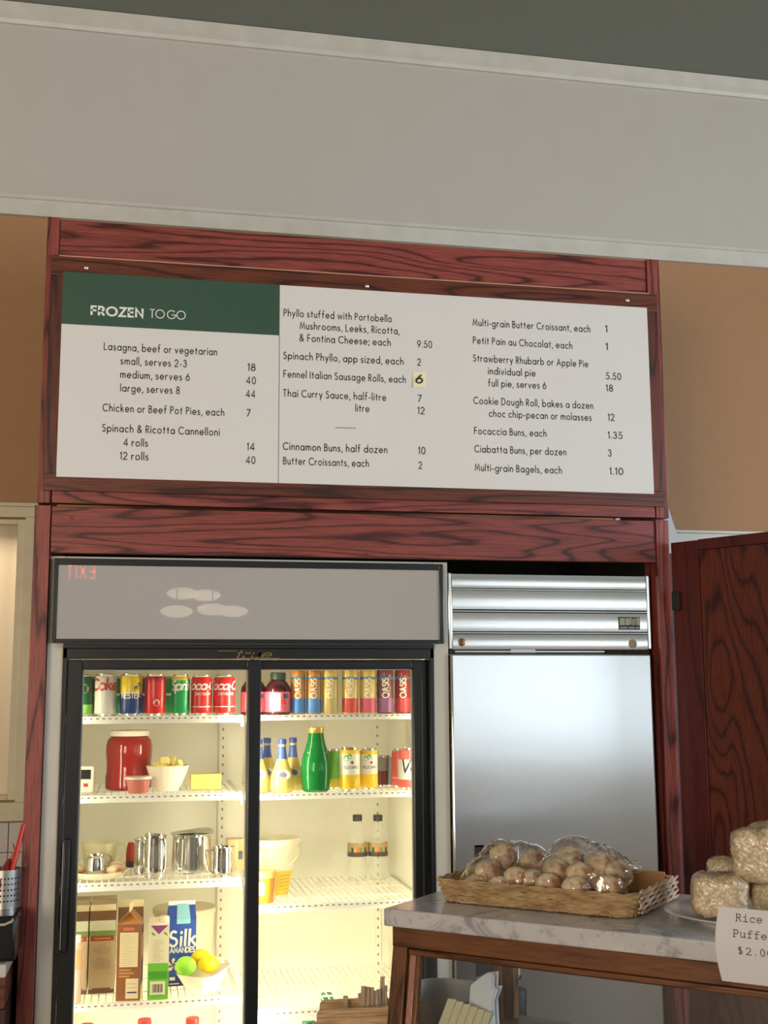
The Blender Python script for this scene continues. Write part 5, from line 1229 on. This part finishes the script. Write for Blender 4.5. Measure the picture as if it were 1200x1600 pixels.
# bowl, paper sheets and napkins inside the case
bu, bz = atv(680, 1548, .20)
t_ = thing('steel_bowl', 'steel mixing bowl behind the case glass, its rim showing', 'bowl', W(bu, .24, slz))
hb2 = atv(680, 1545, .24)[1]-slz
MB().lathe([(0, .002), (.05, 0), (.075, .02), (.1, hb2*.55), (.112, hb2*.96), (.118, hb2), (.112, hb2*.99), (.096, hb2*.55), (.07, .024), (0, .008)], 40).build('bowl', 'dull_steel', t_)
def leaning(name, label, cat, mat, quadpx, v, thick, n, jit, group=None):
    """a bundle of upright sheets: outline points are on the front sheet"""
    base = [atv(x, y, v) for x, y in quadpx]
    zmin = slz; uc = sum(q[0] for q in base)/len(base)
    t_ = thing(name, label, cat, W(uc, v, zmin), case_rz, group)
    rn = random.Random(len(label))
    for k in range(n):
        mb = MB(); dv = k*thick; ju, jz = rn.uniform(-jit, jit), rn.uniform(-jit, jit)
        p0 = [(q[0]-uc+ju, dv, max(0, q[1]-zmin+jz)) for q in base]; m_ = len(p0)
        mb.add(p0+[(a, b+.0015, c_) for a, b, c_ in p0], [tuple(range(m_)), tuple(range(m_, 2*m_))[::-1]]+[(i, m_+i, m_+(i+1) % m_, (i+1) % m_) for i in range(m_)])
        mb.build(name.split('_')[-1]+'_sheet', mat, t_)
    return t_
leaning('napkin_stack', 'crumpled white paper napkins standing inside the display case', 'napkins', 'napkin', [(735, 1650), (772, 1650), (768, 1565), (775, 1545), (768, 1545), (769, 1522), (757, 1524), (735, 1541), (733, 1570), (728, 1600)], .095, .004, 8, .005)
leaning('lilac_napkin_stack', 'lilac grey paper napkins standing behind the white ones', 'napkins', 'lilac_cloth', [(700, 1640), (745, 1640), (748, 1528), (700, 1546), (662, 1540), (660, 1560), (700, 1570)], .385, .004, 5, .003)
for k in range(6):
    xa = 672+13*k
    q0, q1 = atv(xa-8, 1640, .05+.006*k), atv(xa+28-2*k, 1560+4*k, .05+.006*k)
    mb = MB(); hgt = q1[1]-slz+.0; wv = .02
    lean_ = q1[0]-q0[0]
    mb.hexa([(0, 0, 0), (wv, 0, 0), (wv, .003, 0), (0, .003, 0), (lean_, 0, hgt), (lean_+wv, 0, hgt), (lean_+wv, .003, hgt), (lean_, .003, hgt)])
    o = mb.build('wafer_strip', 'kraft', loc=W(q0[0], .05+.006*k, slz)); o.rotation_euler = (0, 0, case_rz)
    tag(o, 'pale cream wafer strip leaning in the display case by the napkins', 'wafer', 'cream wafer strips')
# wooden box of stir sticks on a side table
sz_ = .70; Yx = -.52
a = at(496, 1590, Yx); bx = at(612, 1560, Yx)
tb = thing('side_table', 'low wooden side table carrying the stir stick box', 'table', ((a.x+bx.x)/2, Yx+.08, 0))
MB().box(-.2, .11, -.14, .16, sz_-.025, sz_).build('table_top', 'case_x', tb, bevel=.003)
for sx in (-.185, .07):
    for sy in (-.12, .12): MB().box(sx, sx+.03, sy, sy+.03, 0, sz_-.025).build('leg', 'case_z', tb)
bt = at(520, 1578, Yx).z
t_ = thing('stick_box', 'small round cornered wooden box holding wooden stir sticks', 'box', ((a.x+bx.x)/2, Yx, sz_))
hw_ = (bx.x-a.x)/2; hb3 = bt-sz_
def rounded(w2, h, r, n=5):
    pts = [(-w2, 0), (w2, 0)]
    pts += [(w2-r+r*cos(R(90*i/n)), h-r+r*sin(R(90*i/n))) for i in range(n+1)]
    pts += [(-w2+r-r*sin(R(90*i/n)), h-r+r*cos(R(90*i/n))) for i in range(n+1)]
    return pts
def slab(parent, name, mat, pts, y0, y1):
    mb = MB(); n = len(pts); mb.add([(x, y0, z) for x, z in pts]+[(x, y1, z) for x, z in pts], [tuple(range(n)), tuple(range(n, 2*n))[::-1]]+[(i, n+i, n+(i+1) % n, (i+1) % n) for i in range(n)])
    return mb.build(name, mat, parent, smooth=30)
slab(t_, 'front_board', 'light_wood', rounded(hw_, hb3, .014), 0, .012)
bk_h = at(540, 1562, Yx+.1).z-sz_
slab(t_, 'back_board', 'light_wood', [(x+.02, z) for x, z in rounded(hw_*.98, bk_h, .014)], .10, .112)
MB().box(-hw_+.004, -hw_+.014, .012, .10, 0, hb3*.55).build('side_board', 'light_wood', t_)
MB().box(hw_-.014, hw_-.004, .012, .10, 0, hb3*.55).build('side_board', 'light_wood', t_)
MB().box(-hw_+.014, hw_-.014, .012, .10, 0, .008).build('base_board', 'light_wood', t_)
sticks = [(568, 1541, .02), (574, 1542, -.02), (581, 1543, .0), (587, 1548, -.05), (592, 1546, .02), (563, 1552, -.02), (598, 1526, .05), (602, 1540, .03), (540, 1556, -.04), (577, 1550, .01), (590, 1556, -.03)]
for i, (xp, yp, tl) in enumerate(sticks):
    Y = Yx+.025+.0065*i; q = at(xp, yp, Y); L = q.z-sz_-.0085
    mb = MB(); mb.hexa([(-.005, 0, 0), (.005, 0, 0), (.005, .0022, 0), (-.005, .0022, 0), (-.006+tl*L, 0, L), (.006+tl*L, 0, L), (.006+tl*L, .0022, L), (-.006+tl*L, .0022, L)])
    tag(mb.build('stir_stick', 'stick', loc=(q.x-tl*L, Y, sz_+.009), bevel=.0008, seg=1), 'wooden stir stick standing in the small wooden box', 'stir stick', 'stir sticks in the wooden box')
# black handled thing behind the back post
q = at(813, 1546, -.3); q2 = at(822, 1578, -.3)
t_ = thing('vacuum_jug', 'dark jug with black lid partly hidden behind the case back post', 'jug', (at(806, 1560, -.3).x, -.3, 0))
zj0, zj1 = at(806, 1579, -.3).z, at(806, 1545, -.3).z; rj = at(823, 1560, -.3).x-at(806, 1560, -.3).x
MB().lathe([(0, .0), (rj*.95, .0), (rj*.95, zj0), (0, zj0)], 26).build('jug_body', plain('dark_steel_jug', (.02, .024, .024), .3, .2), t_)
MB().lathe([(rj*.9, zj0), (rj*.92, zj0+.004), (rj*.98, zj1-.004), (rj*.93, zj1), (0, zj1)], 26).build('jug_lid', 'black_matte', t_)
mb = MB(); mb.tube([(-.002, 0, zj1), (.0, -.004, zj1+.02), (.006, -.006, zj1+.045), (.002, -.006, zj1+.07)], .006, 8); mb.build('pour_lever', P('cream_lever', (196, 186, 140)), t_)

# ================================================================== WICKER BASKET
B = {}
fl_, fr_ = atv(690, 1407, .13), atv(985, 1441, .12)
u0, u1 = atv(686, 1405, .14)[0], atv(988, 1441, .12)[0]; v0, v1 = .125, .42
bh = .049
bas = thing('wicker_basket', 'shallow rectangular straw wicker basket holding bagged buns', 'basket', W((u0+u1)/2, (v0+v1)/2, ZC_), case_rz)
hu, hv = (u1-u0)/2, (v1-v0)/2
def loop(s, z, r=.035, n=6, wob=0, ph=0, per=0):
    a, b = hu+s, hv+s; pts = []
    for cx_, cy_, a0 in ((a-r, b-r, 0), (-a+r, b-r, 90), (-a+r, -b+r, 180), (a-r, -b+r, 270)):
        for i in range(n+1):
            t = R(a0+90*i/n); pts.append(Vector((cx_+r*cos(t), cy_+r*sin(t), z)))
    # resample evenly
    P2 = []; m_ = len(pts); tot = sum((pts[(i+1) % m_]-pts[i]).length for i in range(m_)); K = per or 100
    acc = 0; i = 0; seg = (pts[1]-pts[0]).length
    for k in range(K):
        d = tot*k/K
        while acc+seg < d: acc += seg; i += 1; seg = (pts[(i+1) % m_]-pts[i % m_]).length
        t = (d-acc)/max(seg, 1e-9); p = pts[i % m_].lerp(pts[(i+1) % m_], t)
        if wob:
            nrm = Vector((p.x/a**1, p.y/b**1, 0)); nrm = Vector((p.x if abs(p.x) > a-r-.001 else 0, p.y if abs(p.y) > b-r-.001 else 0, 0)).normalized() if True else nrm
            p = p+nrm*wob*(1 if (k+ph) % 2 else -1)+Vector((0, 0, random.uniform(-.0012, .0012)))
        P2.append(p)
    return P2
rows = 9
for k in range(rows):
    z = .005+(bh-.008)*k/(rows-1)
    s = -.008+.012*k/(rows-1)
    MB().tube(loop(s, z, wob=.0022, ph=k, per=92), .0031, 6, closed=True).build('woven_strand', 'wicker', bas)
mb = MB(); st_lo, st_hi = loop(-.008, .002, per=46), loop(.004, bh+.004, per=46)
for a_, b_2 in zip(st_lo, st_hi): mb.tube([a_, (a_+b_2)/2, b_2], .002, 5)
mb.build('upright_stakes', 'wicker', bas)
mb = MB(); lp = loop(.004, bh, per=120)
for off in (0, pi):
    mb.tube([p+Vector((0, 0, .003*sin(i*.9+off)))+Vector((p.x, p.y, 0)).normalized()*.003*cos(i*.9+off) for i, p in enumerate(lp)], .0028, 6, closed=True)
mb.build('braided_rim', 'wicker', bas)
mb = MB(); lp = loop(-.008, .004, per=60); mb.add([tuple(p) for p in lp], [tuple(range(60))]); lp2 = [(p.x, p.y, .002) for p in lp]; mb.add(lp2, [tuple(range(60))[::-1]])
mb.build('basket_floor', 'basket_floor', bas)
mb = MB(); n = 14
for k in range(5):
    for off in (0, pi):
        mb.tube([(hu+.006+.0035*cos(i*1.1+off+k), -hv+.03+(2*hv-.04)*i/n, .012+.010*k+.003*sin(i*1.1+off+k)) for i in range(n+1)], .0028, 6)
sublabel(mb.build('plaited_end', 'wicker_pale', bas), 'paler loosely plaited end of the basket')
MB().box(-hu*.2, hu-.02, hv-.012, hv-.007, .012, bh+.012).build('back_board', 'basket_floor', bas, bevel=.002)

# buns and their two clear bags
BUNS = [('left', [(786, 1338, .29, 21), (763, 1362, .24, 20), (832, 1346, .30, 20), (806, 1372, .20, 19), (741, 1384, .20, 18), (781, 1386, .17, 18), (832, 1378, .22, 21), (764, 1374, .30, 18)]),
        ('right', [(889, 1343, .31, 22), (868, 1360, .25, 20), (905, 1367, .23, 20), (856, 1383, .19, 20), (899, 1389, .165, 21), (938, 1352, .31, 23), (952, 1388, .20, 21), (965, 1362, .28, 19), (925, 1378, .27, 18)])]
for side, lst in BUNS:
    pts = []
    for i, (xp, yp, v_, rp) in enumerate(lst):
        u_, z_ = atv(xp, yp, v_); d_ = (W(u_, v_, z_)-CAM).length; r = rp/F_PX*d_
        z_ = max(z_, ZC_+r*.82+.006)
        o = MB().blob((0, 0, 0), (r, r*.98, r*.88), amp=.16, freq=2.2, seed=i+(20 if side == 'right' else 0), seg=24, rings=14).build('bread_bun', 'bun', loc=W(u_, v_, z_))
        tag(o, 'round golden bun in the %s clear bag in the basket' % side, 'bun', 'buns in the %s bag' % side)
        pts.append((Vector((u_, v_, z_)), r))
    # bag: a film drawn loosely over the buns
    c_ = sum((p for p, r in pts), Vector())/len(pts)
    mb = MB(); seg, rg = 72, 40; vs, fs_ = [], []
    for i in range(rg+1):
        th = pi*i/rg
        for k in range(seg):
            ph = 2*pi*k/seg; d = Vector((sin(th)*cos(ph), sin(th)*sin(ph), cos(th)))
            s_ = max((p-c_).dot(d)+r for p, r in pts)
            # pull in between support points for a draped look
            hit = 0
            for p, r in pts:
                bq_ = (p-c_).dot(d); dd = (p-c_).length_squared-bq_*bq_
                if dd < r*r: hit = max(hit, bq_+math.sqrt(r*r-dd))
            s2_ = (.5*s_+.5*max(hit, s_*.8)) if hit else s_*.86
            s2_ = s2_+.003+.011*(.5-abs(noise.noise(d*4.5+Vector((3, 1, len(pts))))))+.003*noise.noise(d*11)
            q = c_+d*s2_
            if q.z < ZC_+.006: q.z = ZC_+.006
            vs.append(tuple(W(q.x, q.y, q.z)-W(c_.x, c_.y, ZC_)))
    for i in range(rg):
        for k in range(seg):
            l = (k+1) % seg; fs_.append((i*seg+k, (i+1)*seg+k, (i+1)*seg+l, i*seg+l))
    mb.add(vs, fs_)
    bag = thing('bun_bag', 'clear crinkled plastic bag of buns, %s of the two in the basket' % side, 'plastic bag', W(c_.x, c_.y, ZC_), 0, 'bags of buns')
    mb.build('bag_film', 'film', bag)
    # crimped open end
    ex, ey = ((1005, 1352) if side == 'right' else (690, 1388))
    ue, ze = atv(ex, ey, c_.y+.03); ua, za = atv(975 if side == 'right' else 722, 1340 if side == 'right' else 1372, c_.y+.03); ub, zb_ = atv(980 if side == 'right' else 722, 1372 if side == 'right' else 1392, c_.y)
    mb = MB(); n = 8; org = W(c_.x, c_.y, ZC_)
    A_, B_, E_ = W(ua, c_.y+.03, za)-org, W(ub, c_.y, zb_)-org, W(ue, c_.y+.02, ze)-org
    vs = []
    for i in range(n+1):
        t = i/n; e_ = A_.lerp(B_, t); tip = E_+Vector((0, 0, (.5-t)*.022)); wv = VX*(.006*sin(i*2.6))
        vs += [tuple(e_), tuple(e_.lerp(tip, .5)+wv), tuple(tip-wv*.6)]
    fs_ = []
    for i in range(n): a = 3*i; fs_ += [(a, a+1, a+4, a+3), (a+1, a+2, a+5, a+4)]
    mb.add(vs, fs_); mb.build('bag_end', 'film', bag)

# ================================================================== PUFFED RICE SQUARES ON A PLATE
pu, pz = atv(1036, 1424, .20)
pr_ = .17
plate = thing('serving_plate', 'white china plate under the wrapped puffed rice squares', 'plate', W(pu+pr_, .225, ZC_), case_rz)
MB().lathe([(0, .002), (pr_*.6, .0), (pr_*.62, .003), (pr_*.68, .008), (pr_*.95, .018), (pr_, .021), (pr_*.97, .023), (pr_*.66, .012), (0, .009)], 56, sy=.9).build('plate', 'china', plate)
def square(xl, xr, yt, yb, v_, rot, depth, label, zmin):
    ua, _ = atv(xl, yb, v_); ub, _ = atv(xr, yb, v_); _, zb_ = atv((xl+xr)/2, yb, v_); _, zt_ = atv((xl+xr)/2, yt, v_)
    zb_ = max(zb_, zmin); w2 = (ub-ua)/2; h_2 = zt_-zb_
    t_ = thing('rice_square', label, 'puffed rice square', W((ua+ub)/2, v_+depth/2, zb_), case_rz+rot, 'wrapped puffed rice squares')
    for nm, grow, mat, amp in (('square', 0, 'crispy', .005), ('wrap', .0035, 'wrap', .002)):
        mb = MB(); g = grow; bm = bmesh.new(); bmesh.ops.create_cube(bm, size=2)
        bmesh.ops.subdivide_edges(bm, edges=bm.edges[:], cuts=9, use_grid_fill=True)
        vs = []
        for v2 in bm.verts:
            p = v2.co.copy(); m_ = 5.0
            L = (abs(p.x)**m_+abs(p.y)**m_+abs(p.z)**m_)**(1/m_)
            p = p/L*1.0
            q = Vector((p.x*(w2+g), p.y*(depth/2+g), h_2/2+p.z*(h_2/2+g*.6)))
            q += p.normalized()*amp*noise.noise(q*70+Vector((xl*.1, 0, grow*900)))*2
            vs.append(q)
        bm.verts.ensure_lookup_table()
        mb.add(vs, [tuple(v2.index for v2 in f2.verts) for f2 in bm.faces]); bm.free()
        mb.v = [(a, b, max(.0003, c2)) for a, b, c2 in mb.v]
        mb.build(nm, mat, t_, smooth=80)
    return t_
pl_z = ZC_+.0125
square(1076, 1160, 1370, 1436, .12, R(14), .085, 'wrapped puffed rice square lowest in front, left of the price card', pl_z)
square(1176, 1246, 1383, 1436, .165, R(-8), .085, 'wrapped puffed rice square low behind the price card', pl_z)
square(1104, 1150, 1344, 1428, .29, R(6), .08, 'wrapped puffed rice square at the back left of the plate', pl_z)
square(1141, 1214, 1298, 1382, .15, R(5), .085, 'wrapped puffed rice square on top of the pile, tallest in front', pl_z)
square(1168, 1240, 1288, 1380, .27, R(-4), .08, 'wrapped puffed rice square on top, behind the front one', pl_z)

# price card
tl, bl_ = atv(1124, 1416, -.012), atv(1122, 1531, -.012)
cwid = .20
card = thing('price_card', 'white paper price card hanging over the front edge of the marble top', 'price card', W(tl[0], -.012, bl_[1]), case_rz)
ch = tl[1]-bl_[1]
def cpt(uu, zf, e=0):
    bow = .010*sin(pi*min(1, zf))*(1 if zf < 1 else 1)
    side = -.007*sin(pi*zf)*math.exp(-uu/.03)
    return (uu+side, -bow-.004-e, zf*ch)
mb = MB(); nu, nz = 14, 14
idx = [[None]*(nz+1) for _ in range(nu+1)]; vs = []
for i in range(nu+1):
    for k in range(nz+1): idx[i][k] = len(vs); vs.append(cpt(cwid*i/nu, k/nz))
mb.add(vs, [(idx[i][k], idx[i+1][k], idx[i+1][k+1], idx[i][k+1]) for i in range(nu) for k in range(nz)])
pc = mb.build('card_paper', 'paper', card, smooth=60)
mb = MB()
pit = atv(1160.5, 1440, -.02)[0]-atv(1150, 1440, -.02)[0]
caph = .0125
for st, xp, yp in (('Rice', 1150, 1439), ('Puffed', 1147.5, 1463), ('$2.00', 1156.5, 1490)):
    uu, zz = atv(xp, yp, -.022); n0 = len(mb.v); s_ = caph
    pls = []
    for i, chh in enumerate(st):
        for pl_ in TYPE[chh]: pls.append([(a+i*pit/s_, b) for a, b in pl_])
    mb.strokes(pls, .115, lambda a, b: cpt((uu-tl[0])+a*s_, (zz-bl_[1]+b*s_)/ch, .0006), 0)
mb.build('lettering', 'type', pc)

# ================================================================== LEFT: COUNTER WITH UTENSILS
cz = .90
d_ = ray(5, 1507); tY = CAM.y+d_.y*((cz-CAM.z)/d_.z)
cy0 = tY
slab_h = cz-at(5, 1528, cy0).z
ctr = thing('back_counter', 'counter with white slab top and dark wooden front left of the cooler', 'counter', (-.55, cy0, 0))
cxr = -.058+.55
MB().box(-.6, cxr, 0, .72-cy0, cz-slab_h, cz).build('worktop', P('white_stone', (206, 202, 196), .35), ctr, bevel=.003)
zdr = at(5, 1577, cy0+.02).z
MB().box(-.58, cxr-.002, .02, .70-cy0, zdr, cz-slab_h).build('drawer_front', 'brown_x', ctr, bevel=.002)
MB().box(-.58, cxr-.002, .03, .70-cy0, 0, zdr-.004).build('counter_base', P('dark_brown_wood', (52, 30, 22), .5), ctr)
ay = cy0+.02; azt = at(10, 1420, ay+.12).z
ap = thing('black_appliance', 'black boxy countertop appliance with a pale bar handle', 'appliance', (-.36, ay, cz))
axr = at(26, 1470, ay).x+.36
MB().box(-.2, axr, 0, .30, 0, azt-cz).build('body', plain('black_appliance', (.008, .008, .010), .22), ap, bevel=.012)
hq = at(12, 1444, ay-.02)
mb = MB(); mb.tube([(-.15, 0, hq.z-cz), (-.15, -.025, hq.z-cz), (axr-.03, -.025, hq.z-cz), (axr-.012, -.018, hq.z-cz+.006), (axr-.012, 0, hq.z-cz+.008)], .0035, 8); mb.build('bar_handle', P('pale_bar', (190, 180, 160), .3), ap)
# perforated utensil holder with red handled tools
uy = ay+.15; uz = azt+.0005
ux, ur = span(-20, 33, 1390, uy); uh = at(5, 1357, uy).z-uz
ut = thing('utensil_holder', 'perforated steel utensil holder standing on the black appliance', 'utensil holder', (ux, uy, uz))
mb = MB(); mb.lathe([(0, .002), (ur, 0), (ur, uh), (ur*.96, uh), (ur*.95, .004), (0, .004)], 36)
for row in range(5):
    for k in range(12):
        th = -1.2+2.4*k/11+(.0 if row % 2 else .0); zc_ = uh*.2+uh*.145*row; q = ur*1.004
        mb.poly([(q*sin(th+.055*cos(2*pi*i/8)), -q*cos(th+.055*cos(2*pi*i/8)), zc_+.0028*sin(2*pi*i/8)) for i in range(8)], 1)
mb.build('holder', ['dull_steel', 'dark_gap'], ut)
redm = P('red_handle', (206, 44, 36), .3)
for (xa, ya, xb, yb, rr, lab) in ((19, 1360, 37, 1288, .007, 'bright red handled utensil leaning right in the steel holder'), (8, 1360, 16, 1346, .012, 'short dark red handled utensil in the steel holder')):
    A_ = at(xa, ya, uy); B_ = at(xb, yb, uy+.03)
    A_ = A_-(B_-A_).normalized()*.07
    mb = MB(); mb.tube([Vector((0, 0, 0)), (B_-A_)*.5, (B_-A_)], [rr*.8, rr, rr*.9], 10)
    tag(mb.build('kitchen_utensil', redm if rr < .01 else P('maroon_handle', (140, 40, 34), .4), loc=A_), lab, 'utensil', 'utensils in the holder')
mb = MB(); A_ = at(14, 1358, uy+.02); pts = [at(18, 1345, uy+.02), at(18, 1338, uy+.02), at(24, 1330, uy+.02), at(20, 1318, uy+.02)]
mb.tube([Vector((0, 0, -.05))]+[p-A_ for p in pts], .0018, 6)
tag(mb.build('wire_whisk', redm, loc=A_), 'thin red wire utensil hooked over in the steel holder', 'utensil', 'utensils in the holder')

# ================================================================== BEHIND THE CAMERA: LAMPS AND EXIT SIGN (seen mirrored in the cooler header)
def refl(x, y, L):
    h = at(x, y, -.024); d = ray(x, y); d = d/d.y
    return h+Vector((d.x, -1, d.z))*L
shade = plain('opal_shade', (.95, .9, .8), .4, emit=4.5, ec=(1, .82, .6))
for i, (x, y, L) in enumerate(((285, 927, 5.6), (321, 930, 5.8), (276, 955, 5.3), (332, 952, 5.5), (364, 955, 5.9))):
    q = refl(x, y, L)
    t_ = thing('pendant_lamp', 'flattened opal pendant lamp hanging over the shop floor, number %s from the left' % ('one', 'two', 'three', 'four', 'five')[i], 'lamp', q, 0, 'pendant lamps')
    MB().lathe([(0, -.045), (.06, -.042), (.105, -.02), (.12, .0), (.105, .02), (.05, .04), (0, .043)], 28).build('lamp_shade', shade, t_)
    MB().tube([(0, 0, .04), (0, 0, zc1-q.z-.02)], .004, 6).build('cord', 'black', t_)
    MB().lathe([(0, zc1-q.z-.03), (.05, zc1-q.z-.025), (.05, zc1-q.z-.0005), (0, zc1-q.z-.0005)], 20).build('ceiling_rose', 'black', t_)
q = refl(126, 893, 5.9)
t_ = thing('exit_sign', 'red lettered EXIT sign hanging behind the camera', 'sign', q, pi)
MB().box(-.16, .16, 0, .04, -.09, .09).build('sign_box', P('exit_box', (196, 190, 180)), t_, bevel=.004)
mb = MB(); mb.text('EXIT', -.105, -.05, -.002, .10, .18, 0, .105, gap=.3); mb.build('lettering', plain('exit_red', (1, .08, .06), .4, emit=7, ec=(1, .06, .05)), t_)
MB().tube([(0, .02, .09), (0, .02, zc1-q.z)], .006, 6).build('hanger', 'black', t_)
